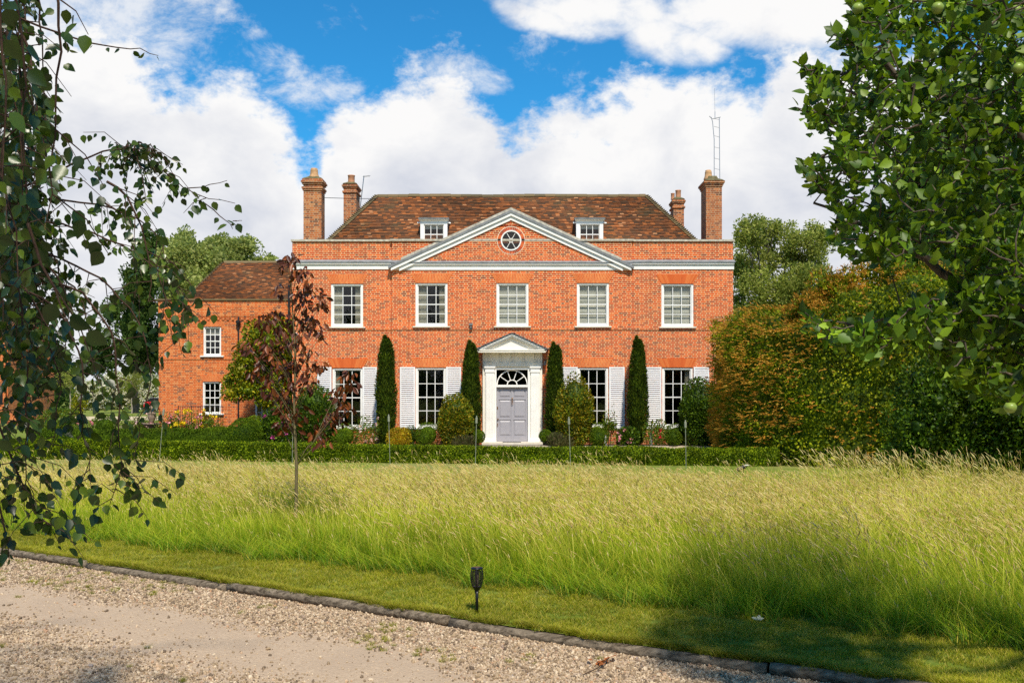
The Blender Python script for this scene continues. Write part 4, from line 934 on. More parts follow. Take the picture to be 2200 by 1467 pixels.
def blossoms(FP, fs, fm, par, name='blossom'):
    """each flower a small rosette of petals"""
    k = 9; P = np.repeat(FP, k, 0); D = randdir(len(P)); D[:, 1] -= .4; D[:, 2] += .3; N = unit(D + .5 * randdir(len(P)))
    V, Fs = leaves(P, D, N, fs * rng.uniform(.45, .65, len(P)), T_OVAL); npmesh(name, V, Fs, LM[fm], par)

GY = 37.55
# columnar yews
def yew(label, px, py0, prof, Y=37.62, tips=((-.35, 0.), (.35, -.25)), n=13000):
    x = PX(px, Y); H = PZ(py0, Y); o = empty('columnar_yew', (x, Y, 0), label, 'yew', 'columnar yews against the front wall')
    ts = np.array([q[0] for q in prof]); rs = np.array([q[1] for q in prof]) * Y / F
    Hm = H * .955
    t = rng.uniform(.02, 1, n); a = rng.uniform(0, 2 * math.pi, n); r = np.interp(t, ts, rs)
    cols = np.stack([np.cos(a), np.sin(a), t * 6], 1); lump = 1 + .10 * vnoise(cols * np.array([1.6, 1.6, .9]) + px) + .14 * vnoise(cols * np.array([4.5, 4.5, 1.6]) + px)
    q = rng.uniform(size=n) ** 1.2 * .34
    rr_ = r * lump * (1.04 - q); P = np.stack([x + rr_ * np.cos(a), Y + rr_ * np.sin(a) * .9, t * Hm], 1)
    for (tx, dz_) in tips:     # separate leading shoots
        m = 420; tt = rng.uniform(0, 1, m) ** .8; aa = rng.uniform(0, 6.28, m); rt = .13 * (1.02 - tt) * (1 + .2 * rng.normal(size=m)); cx_ = x + tx * rs[-1] * 1.6
        P = np.concatenate([P, np.stack([cx_ + rt * np.cos(aa), Y + rt * np.sin(aa), Hm * .95 + tt * (H * 1.0 + dz_ * .5 - Hm * .95)], 1)]); a = np.concatenate([a, aa])
    d = np.stack([np.cos(a) * .45, np.sin(a) * .45, np.full(len(a), .9)], 1) + .35 * rng.normal(size=(len(a), 3))
    nn_ = np.stack([np.cos(a), np.sin(a), np.full(len(a), .3)], 1) + .5 * rng.normal(size=(len(a), 3))
    V, Fs = leaves(P, d, nn_, .095 * rng.uniform(.7, 1.3, len(P)), T_NAR)
    seg = 18; cv = []; zs_ = np.linspace(0.03, .97, 22)
    for z in zs_:
        for j in range(seg): aa = 2 * math.pi * j / seg; rr2 = np.interp(z, ts, rs) * .66; cv.append((x + rr2 * math.cos(aa), Y + rr2 * .9 * math.sin(aa), z * Hm))
    cv = np.array(cv); cf = np.array([(i * seg + j, i * seg + (j + 1) % seg, (i + 1) * seg + (j + 1) % seg, (i + 1) * seg + j) for i in range(21) for j in range(seg)])
    V, Fs, mis = merge([(V, Fs, 0), (cv, [cf], 0)]); npmesh('foliage', V, Fs, LM['yew'], o)
    mb = MB(); jtube(mb, (x, Y, -.02), (x, Y, .6), .07, .05, 3, .03, 8); mb.build('trunk', M['bark'], o)
yew('tall columnar yew between the two left-hand ground-floor windows', 830, 722, [(0, 12), (.1, 15), (.3, 20), (.5, 22.5), (.7, 19), (.85, 16), (.95, 11), (1, 6)])
yew('columnar yew hard against the left side of the white porch', 1012, 733, [(0, 14), (.2, 20), (.4, 22), (.6, 19), (.8, 16), (.93, 12), (1, 6)])
yew('columnar yew hard against the right side of the white porch', 1193, 737, [(0, 14), (.2, 19), (.4, 20), (.6, 18), (.8, 15), (.93, 12), (1, 7)])
yew('tall columnar yew between the two right-hand ground-floor windows', 1371, 724, [(0, 8), (.1, 13), (.28, 22), (.45, 20.5), (.65, 18.5), (.85, 15), (.95, 10), (1, 6)])
g_ = 'clipped box balls along the front wall'
def ball(label, px, py0, r, Y=37.1, n=2600, m='box', g=g_):
    o = empty('box_ball', (PX(px, Y), Y, 0), label, 'box ball', g); rad = r * Y / F; zt_ = PZ(py0, Y)
    V, Fs, mis = merge(foliage((PX(px, Y), Y, zt_ - rad), (rad, rad, rad), int(n * 1.2), .04, T_RH, 2.0, .045, 4., depth=.16, seed=px, up=.1, rnd=1.1, core=.7)); npmesh('foliage', V, Fs, LM[m], o)
    mb = MB(); jtube(mb, (PX(px, Y), Y, -.02), (PX(px, Y), Y, .3), .03, .02, 3, .03, 6); mb.build('stem', M['bark'], o)
ball('large box ball below the leftmost ground-floor window', 742, 910, 26, 37.3); ball('smaller box ball in front of the one under the leftmost window', 733, 923, 18, 36.85, 1800)
ball('large box ball below the window left of the porch', 920, 908, 26, 37.3); ball('smaller box ball in front of the one left of the porch window', 912, 923, 18, 36.85, 1800)
ball('small box ball at the foot of the left pilaster', 1028, 924, 13.5, 37.0, 1500); ball('small box ball at the foot of the right pilaster', 1172, 923, 13, 37.0, 1500)
ball('large box ball below the window right of the porch', 1282, 908, 26, 37.3); ball('smaller box ball in front of the one right of the porch window', 1286, 920, 20, 36.85, 1900)
ball('large box ball below the rightmost ground-floor window', 1453, 910, 25, 37.3); ball('smaller box ball in front of the one under the rightmost window', 1447, 923, 17, 36.85, 1700)
ball('big round box ball at the left corner of the main house', 526, 899, 38, 36.9, 9500); ball('box ball with pale yellow-green leaves behind the corner ball', 548, 893, 24, 38.2, 2500, 'boxfront')

plant('evergreen_shrub', 'broad dark evergreen shrub at the left end of the front wall', 'shrub', 678, 836, 950, 40, 37.3, LM['dark'], 14000, .075, T_OVAL, p=2.6, amp=.14, nf=4., core=.84)
plant('camellia', 'yellowish green camellia left of the left porch yew', 'shrub', 980, 853, 950, 35, 37.05, LM['camellia'], 11000, .07, T_OVAL, p=2.7, amp=.13, nf=4., core=.84)
plant('camellia', 'tall yellowish green camellia right of the right porch yew', 'shrub', 1233, 815, 950, 38, 37.05, LM['camellia'], 14000, .07, T_OVAL, p=2.3, amp=.15, nf=4., core=.84)
plant('evergreen_shrub', 'broad dark evergreen shrub at the right end of the front wall', 'shrub', 1506, 822, 955, 42, 37.1, LM['dark'], 16000, .075, T_OVAL, p=2.5, amp=.14, nf=4., core=.84)
plant('rose_bush', 'loose rose bush with white blooms before the left shutters', 'rose bush', 787, 897, 950, 25, 37.2, LM['rose'], 1500, .06, T_OVAL, amp=.22, core=0, flowers=('fblush', 12, .13, None), depth=.6, group='roses along the front wall')
plant('golden_shrub', 'low golden yellow shrub right of the tall left yew', 'shrub', 857, 921, 950, 25, 36.95, LM['yellow'], 2600, .06, T_OVAL, amp=.14)
plant('evergreen_shrub', 'small dark shrub between the golden shrub and box balls', 'shrub', 884, 916, 950, 14, 37.5, LM['dark'], 1200, .06, T_OVAL, amp=.14)
plant('lavender', 'grey-green lavender left of the doorstep', 'lavender', 993, 936, 950, 27, 36.85, LM['lav'], 2600, .13, T_NAR, amp=.1, up=1.2, rnd=.5, group='lavender beside the doorstep')
plant('lavender', 'grey-green lavender right of the doorstep', 'lavender', 1205, 935, 950, 30, 36.85, LM['lav'], 2800, .13, T_NAR, amp=.1, up=1.2, rnd=.5, group='lavender beside the doorstep')
plant('rose_bush', 'slender climbing rose in front of the shutter right of the porch window', 'rose bush', 1310, 868, 935, 13, 37.35, LM['rose'], 900, .07, T_OVAL, amp=.3, core=0, depth=.7, group='roses along the front wall')
plant('hydrangea', 'low dark hydrangea with pink flower heads beside the tall right yew', 'hydrangea', 1349, 921, 950, 21, 37.1, LM['dark'], 1500, .10, T_OVAL, amp=.12, flowers=('fpink', 8, .2, (-.5, -1, -.15)))
plant('rose_bush', 'rose bush with one red bloom before the rightmost window', 'rose bush', 1411, 902, 950, 28, 37.1, LM['rose'], 1700, .07, T_OVAL, amp=.2, core=0, flowers=('fred', 2, .17, (-1, -.8, .4)), depth=.6, group='roses along the front wall')
plant('shrub', 'twiggy brown-green plant between the rose and rightmost evergreen', 'shrub', 1480, 925, 950, 14, 36.9, LM['camellia'], 400, .07, T_NAR, amp=.2, core=0, depth=.8)
plant('evergreen_shrub', 'dark peony bed with magenta blooms under the evergreen tree', 'shrub', 615, 872, 950, 46, 37.6, LM['dark'], 6500, .09, T_OVAL, amp=.16, flowers=('fmagenta', 4, .2, (-.6, -1, .6)))
# tree against the wing
def stemtree(name, label, cat, x, Y, trunk_top, tr, blobs, lm, n, size, T=T_RH, group=None, bark='bark', core=.0, branches=True, rnd=.8, depth=.4, base=-.05, lean=0., subm=0):
    o = empty(name, (x, Y, 0), label, cat, group); mb = MB(); top = np.array([x + lean, Y, trunk_top]); jtube(mb, (x, Y, base), top, tr, tr * .7, 5, .03, 10)
    parts = []; lb_ = subclumps(blobs, subm) if subm else blobs; tot = sum(b_[3] * b_[4] for b_ in lb_)
    for (bx, by, bz, rx_, rz2) in lb_:
        m = int(n * rx_ * rz2 / tot); parts += foliage((bx, by, bz), (rx_, rx_ * .9, rz2), m, size, T, 2.1, .24, 2.6, depth=depth, seed=bx + bz, up=.15, rnd=rnd, core=core)
    for (bx, by, bz, rx_, rz2) in blobs:
        if branches:
            mid = top + (np.array([bx, by, bz]) - top) * .5 + np.array([0, 0, .1 * rz2]); r0 = tr * .55
            pts = jtube(mb, top, mid, tr * .6, tr * .35, 3, .08, 7); jtube(mb, mid, (bx, by, bz), tr * .35, tr * .1, 3, .08, 6)
            for k in range(4): e = np.array([bx, by, bz]) + randdir(1)[0] * np.array([rx_, rx_, rz2]) * .75; jtube(mb, mid * .4 + np.array([bx, by, bz]) * .6, e, tr * .18, tr * .04, 3, .08, 5)
    mb.build('trunk', M[bark], o); V, Fs, mis = merge(parts); npmesh('crown', V, Fs, LM[lm], o); return o
Ym_ = 41.8
def mp_(px, py, r, rz_, Y=Ym_): return (PX(px, Y), Y, PZ(py, Y), r * Y / F, rz_ * Y / F)
stemtree('evergreen_tree', 'dense yellow-green evergreen tree growing against the wing wall', 'tree', PX(580, Ym_), Ym_, 1.7, .09,
         [mp_(590, 735, 54, 58), mp_(556, 770, 54, 66), mp_(600, 708, 44, 32), mp_(528, 825, 46, 44), mp_(575, 835, 50, 36), mp_(600, 810, 52, 60), mp_(625, 750, 30, 62), mp_(595, 715, 34, 36), mp_(640, 800, 24, 60)], 'magnolia', 19000, .12, T_OVAL, core=.6, subm=5)

# ---------------------------------------------------------------- clipped hedges
def hedge(name, label, pts, wd, ht, lm, dens, size, group=None, amp=.03, rows=None, base=0.):
    """box hedge along a polyline of (x,y); ht a list of heights"""
    o = empty(name, (pts[0][0], pts[0][1], 0), label, 'hedge', group)
    pts = np.array(pts, float); seg = np.diff(pts, axis=0); L = np.linalg.norm(seg, axis=1); cum = np.concatenate([[0], np.cumsum(L)]); tot = cum[-1]; ht = np.interp(np.linspace(0, 1, len(ht)), np.linspace(0, 1, len(ht)), ht)
    def at(s): return np.stack([np.interp(s, cum, pts[:, 0]), np.interp(s, cum, pts[:, 1])], 1)
    def hh(s): return np.interp(s / tot, np.linspace(0, 1, len(ht)), ht)
    def nrm(s): a = at(np.clip(s - .15, 0, tot)); c = at(np.clip(s + .15, 0, tot)); d = unit(c - a); return d, np.stack([d[:, 1], -d[:, 0]], 1)
    # core
    ns = max(3, int(tot / .3)); S = np.linspace(0, tot, ns); A = at(S); d, nr = nrm(S); H = hh(S); prof = [(-1, 0), (-1.02, .5), (-.93, .93), (-.5, 1.0), (.5, 1.), (.93, .93), (1.02, .5), (1, 0)]; V = []
    for u, v in prof: 
        B_ = A + nr * (u * wd / 2 * .68); V.append(np.stack([B_[:, 0], B_[:, 1], base + H * v * .86], 1))
    V = np.stack(V, 1).reshape(-1, 3); k = len(prof); V = V + (vnoise(V * 1.2) * .02)[:, None]
    Fq = [(i * k + j, i * k + j + 1, (i + 1) * k + j + 1, (i + 1) * k + j) for i in range(ns - 1) for j in range(k - 1)]
    parts = [(V, [np.array(Fq)], 0)]
    cap1 = [tuple(range(k))]; 
    n = int(dens * tot * (wd + 2 * np.mean(ht))); s = rng.uniform(0, tot, n); per = rng.uniform(0, 1, n); h = hh(s); P2 = at(s); d, nr = nrm(s); a_ = h / (2 * h + wd); 
    out_ = np.zeros((n, 3)); pos = np.zeros((n, 3)); fr = per < a_; tp_ = (per >= a_) & (per < 1 - a_); bk_ = per >= 1 - a_
    u = np.where(fr, 1., np.where(bk_, -1., (per - .5) / (.5 - a_))); v = np.where(fr, per / a_, np.where(bk_, (1 - per) / a_, 1.))
    # rounded shoulders
    pos[:, 0] = P2[:, 0] + nr[:, 0] * u * wd / 2; pos[:, 1] = P2[:, 1] + nr[:, 1] * u * wd / 2; pos[:, 2] = base + v * h
    out_[:, 0] = nr[:, 0] * np.where(tp_, 0, u); out_[:, 1] = nr[:, 1] * np.where(tp_, 0, u); out_[:, 2] = np.where(tp_, 1, 0)
    off = amp * 2 * vnoise(pos * 1.3) + amp * .8 * vnoise(pos * 5.) - rng.uniform(size=n) ** 1.3 * .12 + .02 * vnoise(pos * 9.) + .02; pos += out_ * off[:, None]
    # end caps
    m = int(dens * wd * np.mean(ht)); 
    for e, sg in ((0., -1), (tot, 1)):
        A_ = at(np.array([e])); d_, n_ = nrm(np.array([e])); q = rng.uniform(-1, 1, m); z = rng.uniform(0, 1, m) * hh(np.array([e]))[0]
        pe = np.stack([A_[0, 0] + n_[0, 0] * q * wd / 2 + sg * d_[0, 0] * .02, A_[0, 1] + n_[0, 1] * q * wd / 2 + sg * d_[0, 1] * .02, base + z], 1); pos = np.concatenate([pos, pe]); out_ = np.concatenate([out_, np.tile([sg * d_[0, 0], sg * d_[0, 1], 0], (m, 1))])
    D = unit(out_ * .5 + np.array([0, 0, .5]) + .7 * rng.normal(size=pos.shape)); N = unit(out_ + .6 * rng.normal(size=pos.shape) + np.array([0, 0, .3]))
    parts.append((*leaves(pos, D, N, size * rng.uniform(.7, 1.3, len(pos)), T_RH), 0))
    V, Fs, mis = merge(parts); npmesh('foliage', V, Fs, LM[lm], o)
    mb = MB()
    for k in range(int(tot / .8)):
        A_ = at(np.array([k * .8 + .3]))[0]; jtube(mb, (A_[0], A_[1], -.02), (A_[0] + .05, A_[1], .3), .02, .012, 2, .05, 5)
    mb.build('stems', M['bark'], o); return o
hedge('low_hedge', 'long low clipped hedge between the meadow and the house front', [(-16.8, 30.6), (-14.3, 30.1), (-7, 29.0), (0, 27.95), (4, 27.5), (7.2, 27.1)], .6, [.57, .56, .52, .485, .445, .42], 'boxfront', 2300, .046)
hedge('parterre_hedge', 'low clipped hedge in the rose garden behind the birch branches', [(-19.3, 40.2), (-14.4, 40.2), (-13.2, 40.0)], .6, [.54, .54, .54], 'box', 1700, .04, 'low hedges of the rose garden')
hedge('parterre_hedge', 'short stepped hedge between the rose garden and the corner box ball', [(-13.1, 39.0), (-11.0, 39.0)], .7, [.60, .60], 'box', 1800, .04, 'low hedges of the rose garden')
hedge('parterre_hedge', 'short hedge block nearest the wing wall below its lower window', [(-12.4, 41.0), (-10.9, 41.0)], .9, [.60, .60], 'boxfront', 1800, .04, 'low hedges of the rose garden')

# ---------------------------------------------------------------- rose garden at the left
def rose(label, px, py0, hw_, Y, fm, fn, fs=.11, n=900):
    plant('rose_bush', label, 'rose bush', px, py0, 950, hw_, Y, LM['rose'], n, .065, T_OVAL, amp=.2, core=0, depth=.7, flowers=(fm, fn, fs, None), group='roses in the left garden')
rose('rose bush with pale pink blooms beside the stone urn', 350, 884, 22, 41.2, 'fpink', 10, .19)
rose('rose bush with large yellow blooms below the railing', 394, 884, 22, 40.9, 'fyellow', 14, .23)
rose('rose bush with pink blooms left of the yellow roses', 372, 880, 12, 41.6, 'fpink', 7, .18)
rose('rose bush with pink heads under the railing', 424, 882, 20, 41.8, 'fpink', 9, .18)
rose('orange-tinged rose bush under the lower wing window', 458, 892, 24, 41.7, 'fyellow', 5, .17)
rose('rose bush with tall yellow blooms before the wing window', 446, 862, 10, 42.4, 'fyellow', 7, .22, 420)
rose('rose bush with white blooms among the birch twigs', 285, 890, 26, 41.8, 'fblush', 12, .18)
rose('rose bush with pink blooms behind the far end of the garden hedge', 175, 898, 24, 42.0, 'fpink', 9, .2)
rose('bushy rose left of the stone urn with peach blooms', 308, 882, 14, 42.0, 'fblush', 9, .18)
plant('shrub', 'rounded green shrub by the gravel path in the left garden', 'shrub', 225, 893, 950, 28, 45.0, LM['box'], 3000, .06)
plant('shrub', 'rounded leafy shrub at the left edge of the garden', 'shrub', 130, 880, 950, 45, 47.0, LM['rose'], 5000, .08)
# urn
Yu = 41.2; xu = PX(326, Yu); U = empty('stone_urn', (xu, Yu, 0), 'brown stone urn fountain with ball finial and round basin', 'urn')
u1 = MB(); u1.lathe([(.22, 0), (.22, .08), (.12, .14), (.10, .5), (.16, .62), (.30, .68), (.36, .72), (.36, .76), (.1, .75)], (xu, Yu, 0), 24); u1.build('basin', M['urn'], U, smooth=True)
u2 = MB(); u2.lathe([(.07, .74), (.09, .82), (.15, .95), (.17, 1.06), (.15, 1.12), (.17, 1.15), (.17, 1.18), (.10, 1.2), (.09, 1.25), (.14, 1.30), (.15, 1.37), (.12, 1.44), (.04, 1.48)], (xu, Yu, 0), 24); u2.build('vase', M['urn'], U, smooth=True)
# railing in front of wing
RL = empty('iron_railing', (PX(380, 43.1), 43.1, 0), 'thin black iron railing in front of the lower wing window', 'railing')
rb = MB(); xa, xb = PX(383, 43.1), PX(478, 43.1); zt2 = PZ(873, 43.1); rb.tube([(xa, 43.1, zt2), (xb, 43.1, zt2)], .016, 6); rb.tube([(xa, 43.1, .3), (xb, 43.1, .3)], .012, 6); rb.build('rail', M['black'], RL)
k = xa
i = 0
while k <= xb + .01:
    big = i % 6 == 0; q_ = MB(); q_.tube([(k, 43.1, 0), (k, 43.1, zt2 + (.04 if big else -.01))], .018 if big else .008, 5); q_.build('baluster', M['black'], RL); k += (xb - xa) / 20; i += 1
# standard trees and far garden
def standard(label, px, pyb, pyt, hw_, trunk_py, lm, bark='barkp'):
    Y = CAMZ * F / (pyb - HZ); x = PX(px, Y); zt_ = PZ(pyt, Y); zb_ = PZ(trunk_py, Y); r = hw_ * Y / F
    stemtree('standard_tree', label, 'tree', x, Y, zb_ * 1.05, .07, [(x, Y, (zt_ + zb_) / 2, r, (zt_ - zb_) / 2), (x - r * .5, Y, zb_ + (zt_ - zb_) * .4, r * .6, (zt_ - zb_) * .35), (x + r * .5, Y, zb_ + (zt_ - zb_) * .55, r * .6, (zt_ - zb_) * .35)], lm, 3200, .16, T_NAR, 'slender standard trees on the far lawn', bark, depth=.8)
standard('slender olive-like tree left of the white blossom hedge', 150, 893, 793, 30, 838, 'farwillow'); standard('slender leaning tree in front of the white blossom hedge', 283, 888, 800, 26, 842, 'farwillow')
plant('rose_bush', 'upright orange-tinged shrub alone on the far lawn', 'shrub', 170, 836, 890, 15, 88., LM['magnolia'], 1500, .14, T_OVAL, amp=.2, core=0, depth=.8)
for (lb, px, py0, hw_, Y) in (('white flowering shrub next to the red car', 318, 806, 32, 128.), ('white flowering shrub behind the leaning tree', 262, 802, 40, 130.), ('white flowering shrub half hidden by birch leaves', 200, 822, 34, 126.)):
    plant('blossom_shrub', lb, 'shrub', px, py0, 880, hw_, Y, LM['farpale'], 4500, .30, T_RH, amp=.14, flowers=('fwhite', 420, .42, None), group='white flowering shrubs at the lawn edge')
for (lb, px, py0, hw_, Y) in (('dark green shrub at the left edge of the far lawn', 95, 826, 60, 120.), ('dark green shrub behind the olive-like tree', 20, 815, 60, 122.)):
    plant('dark_shrub', lb, 'shrub', px, py0, 880, hw_, Y, LM['fardark'], 4500, .3, group='dark shrubs along the far lawn')
# far trees
def fartree(label, Y, trunk_px, blobs, lm, n, size, tr=.35, name='tree', core=.6, depth=.6, subm=9):
    x = PX(trunk_px, Y); bl = [mp_(px, py, r, rz_, Y) for (px, py, r, rz_) in blobs]; bl = [(b_[0], Y + rng.uniform(-3, 3), b_[2], b_[3], b_[4]) for b_ in bl]
    stemtree(name, label, 'tree', x, Y, 4., tr, bl, lm, n, size, T_RH, 'trees beyond the gardens', core=core, depth=depth, subm=subm)
fartree('pale green feathery tree rising behind the wing roof', 92., 470, [(400, 560, 52, 60), (460, 545, 60, 45), (520, 560, 62, 42), (570, 585, 40, 32), (370, 620, 40, 60), (430, 600, 60, 60), (390, 545, 22, 45), (440, 525, 26, 24), (500, 530, 28, 24)], 'farpale', 34000, .28, core=.55, name='willow_tree')
fartree('tall dark green tree left of the wing', 105., 290, [(330, 620, 45, 90), (280, 700, 60, 80), (320, 760, 50, 60), (360, 650, 40, 110), (345, 560, 28, 60), (240, 760, 36, 45)], 'fardark', 26000, .32, core=.6, name='poplar_tree')
fartree('airy green tree behind the right end of the house', 72., 1690, [(1600, 510, 34, 34), (1650, 490, 34, 24), (1700, 490, 38, 28), (1745, 510, 30, 28), (1590, 560, 30, 24), (1610, 620, 42, 34), (1680, 560, 26, 30), (1720, 610, 42, 46), (1650, 640, 34, 30), (1760, 560, 30, 36), (1600, 670, 50, 30), (1700, 660, 45, 26), (1580, 520, 18, 28), (1640, 520, 60, 34), (1720, 530, 50, 34), (1650, 680, 90, 24), (1590, 640, 26, 60), (1700, 580, 22, 50), (1620, 580, 60, 50), (1700, 620, 60, 40), (1760, 620, 40, 50)], 'farwillow', 42000, .19, core=.0, depth=.95, tr=.15, name='poplar_tree')
fartree('dark green tree standing behind the tall bronze hedge', 40., 2080, [(2000, 470, 100, 120), (2130, 380, 130, 160), (2080, 560, 150, 100), (1960, 600, 60, 60), (2180, 560, 100, 110)], 'dark', 16000, .16, core=.8, name='oak_tree')
fartree('dark green tree far left behind the birch', 135., 60, [(60, 740, 80, 60), (0, 700, 60, 80), (130, 790, 50, 40)], 'fardark', 9000, .4, core=.8)
fartree('dark red leaved tree behind the birch branches', 70., 60, [(70, 740, 40, 46), (40, 800, 30, 30), (25, 700, 22, 30)], 'redleaf', 3500, .2, core=.0, name='purple_tree', tr=.1, depth=.9)
# distant tree belt all round
bt = []; 
for k in range(150):
    a = rng.uniform(-math.pi, math.pi); r = rng.uniform(190, 260)
    if abs(a) < .5: r = rng.uniform(230, 300)
    h = rng.uniform(7, 12) * (.55 if abs(a) < .6 else 1.1); bt += foliage((r * math.sin(a), r * math.cos(a), h * .45), (h * 1.3, h * 1.3, h * .6), 420, 1.5, T_RH, 2.2, .15, 2., depth=.2, seed=k, core=.9)
V, Fs, mis = merge(bt); o = npmesh('distant_woodland', V, Fs, LM['fardark']); tag(o, 'belt of dark distant woodland closing the view round the gardens', 'woodland', kind='stuff')
# far brick building at left edge
Yb2 = 66.; FB = empty('brick_cottage', (PX(-60, Yb2), Yb2, 0), 'orange brick cottage glimpsed at the far left edge behind birch leaves', 'house')
f1 = MB(); wallq(f1, PX(-170, Yb2), PX(12, Yb2), 0, PZ(720, Yb2), Yb2, [(PX(-8, Yb2), PX(6, Yb2), PZ(870, Yb2), PZ(838, Yb2))]); f1.box(PX(-170, Yb2), PX(12, Yb2), Yb2 + .3, Yb2 + 7, 0, PZ(720, Yb2)); f1.build('wall', M['brickw'], FB)
f2 = MB(); tiled(f2, (PX(-175, Yb2), Yb2 - .3, PZ(722, Yb2)), (PX(17, Yb2), Yb2 - .3, PZ(722, Yb2)), (PX(-165, Yb2), Yb2 + 3.6, PZ(640, Yb2)), (PX(7, Yb2), Yb2 + 3.6, PZ(640, Yb2)), .22, .3); f2.build('roof', M['tile'], FB)
f3 = MB(); f3.box(PX(-8, Yb2), PX(6, Yb2), Yb2 + .05, Yb2 + .1, PZ(870, Yb2), PZ(838, Yb2)); f3.build('window', M['glassd'], FB)
gw = MB(); gw.box(PX(15, 62), PX(70, 62), 62, 62.25, 0, PZ(887, 62)); tag(gw.build('garden_wall', M['brickw']), 'low orange brick garden wall seen through the birch leaves', 'wall')
# red car
Yc_ = 118.; xc0 = PX(314, Yc_); CAR = empty('parked_car', (xc0 + 2.2, Yc_, 0), 'red car parked behind the wing with only its rear showing', 'car', rz=0)
prof = [(0., .45), (.02, .9), (.12, 1.08), (.35, 1.16), (.62, 1.52), (1.1, 1.60), (2.3, 1.58), (3.0, 1.18), (4.0, 1.02), (4.35, .8), (4.4, .45)]
body = MB(); low = [(x_, z_) for x_, z_ in [(0., .32), (4.4, .32), (4.4, .8), (4.0, 1.02), (3.05, 1.14), (.3, 1.12), (.1, 1.05), (0., .85)]]
body.prism([(xc0 + x_, z_) for x_, z_ in low], Yc_ - .9, Yc_ + .9); body.build('body', M['car'], CAR, bevel=.06)
cabin = MB(); cabin.prism([(xc0 + x_, z_) for x_, z_ in [(.28, 1.13), (3.0, 1.15), (2.35, 1.56), (.72, 1.56)]], Yc_ - .80, Yc_ + .80); cabin.build('windows', M['glassd'], CAR, bevel=.03)
rfm = MB(); rfm.prism([(xc0 + x_, z_) for x_, z_ in [(.66, 1.562), (2.35, 1.562), (2.1, 1.63), (.75, 1.62)]], Yc_ - .78, Yc_ + .78); rfm.build('roof', M['aerial'], CAR)
tl = MB(); tl.box(xc0 - .01, xc0 + .35, Yc_ - .915, Yc_ - .88, .86, .97); tl.build('tail_light', M['lampr'], CAR)
bp = MB(); bp.box(xc0 - .03, xc0 + .5, Yc_ - .92, Yc_ + .92, .30, .5); bp.build('bumper', M['bpl'], CAR, bevel=.02)
for xw in (.85, 3.5):
    for yy in (-.9, .7):
        w1 = MB(); w1.tube([(xc0 + xw, Yc_ + yy, .34), (xc0 + xw, Yc_ + yy + .2, .34)], .34, 20); WH = w1.build('wheel', M['tyre'], CAR); w2 = MB(); w2.tube([(xc0 + xw, Yc_ + yy - .01, .34), (xc0 + xw, Yc_ + yy + .05, .34)], .2, 12); w2.build('rim', M['aerial'], WH)

# ---------------------------------------------------------------- tall bronze hedge on the right
HP = np.array([(8.8, 36.2), (7.2, 34.3), (6.5, 32.), (6.45, 29.5), (6.95, 27.6), (8.4, 26.3), (10.2, 25.6), (13., 25.1), (17., 24.8), (24., 24.5)])
def smoothpath(P, n):
    t = np.linspace(0, 1, len(P)); T_ = np.linspace(0, 1, n); A = np.stack([np.interp(T_, t, P[:, i]) for i in range(2)], 1)
    for _ in range(int(n * .03)): A[1:-1] = (A[:-2] + A[1:-1] * 2 + A[2:]) / 4
    return A
SP = smoothpath(HP, 300); dS = unit(np.gradient(SP, axis=0)); nS = np.stack([dS[:, 1], -dS[:, 0]], 1)   # outward
cen = np.array([14., 34.]); flip = np.sign(np.sum(nS * (SP - cen), 1)); nS = nS * flip[:, None]
cS = np.concatenate([[0], np.cumsum(np.linalg.norm(np.diff(SP, axis=0), axis=1))])
def hH(x, y): return 4.32 + .14 * np.sin(x * 3.1 + y * 1.7) + .10 * np.sin(y * 2.9 + x) - .25 * np.clip((30 - y) / 3, 0, 1) + 1.1 * np.clip((x - 7.2) / 2.6, 0, 1)
TH = empty('tall_hedge', (7, 28, 0), 'tall dense hedge with bronze new shoots right of the house', 'hedge')
def hedgesurf(n, vmin=0., vmax=1., pad=0.):
    s = rng.uniform(0, cS[-1] * .93, n); i = np.clip(np.searchsorted(cS, s), 0, 299); b0 = SP[i]; n0 = nS[i]; v = rng.uniform(vmin, vmax, n)
    # v 0-.72 = the face, .72-1 = rounded shoulder and top going inwards
    face = v < .72; h = hH(b0[:, 0], b0[:, 1]); t = np.clip((v - .72) / .28, 0, 1); z = np.where(face, v / .72 * h * .9, h * (.9 + .12 * np.sin(t * 1.57))); inn = np.where(face, .25 * (v / .72) ** 2, .25 + 2.6 * t ** 1.5)
    P = np.stack([b0[:, 0] - n0[:, 0] * inn, b0[:, 1] - n0[:, 1] * inn, z], 1)
    O = np.stack([n0[:, 0] * np.where(face, 1, 1 - t), n0[:, 1] * np.where(face, 1, 1 - t), np.where(face, .1, t + .1)], 1); O = unit(O)
    bump = .34 * vnoise(P * .55) + .20 * vnoise(P * 1.6 + 9) + .14 * vnoise(P * 4.) + .09 * vnoise(P * 9.)
    return P + O * (bump + pad)[:, None], O, bump
P, O, _ = hedgesurf(100000); P = P - O * (rng.uniform(size=len(P)) ** 1.15 * .5)[:, None]; P[:, 2] = np.maximum(P[:, 2], .03)
D = unit(O * .6 + np.array([0, 0, .35]) + .6 * rng.normal(size=P.shape)); N = unit(O + .55 * rng.normal(size=P.shape))
parts = [(*leaves(P, D, N, .085 * rng.uniform(.6, 1.3, len(P)), T_RH), 0)]
m1, m2 = 150, 26; idx = np.linspace(0, 279, m1).astype(int); cvs = []
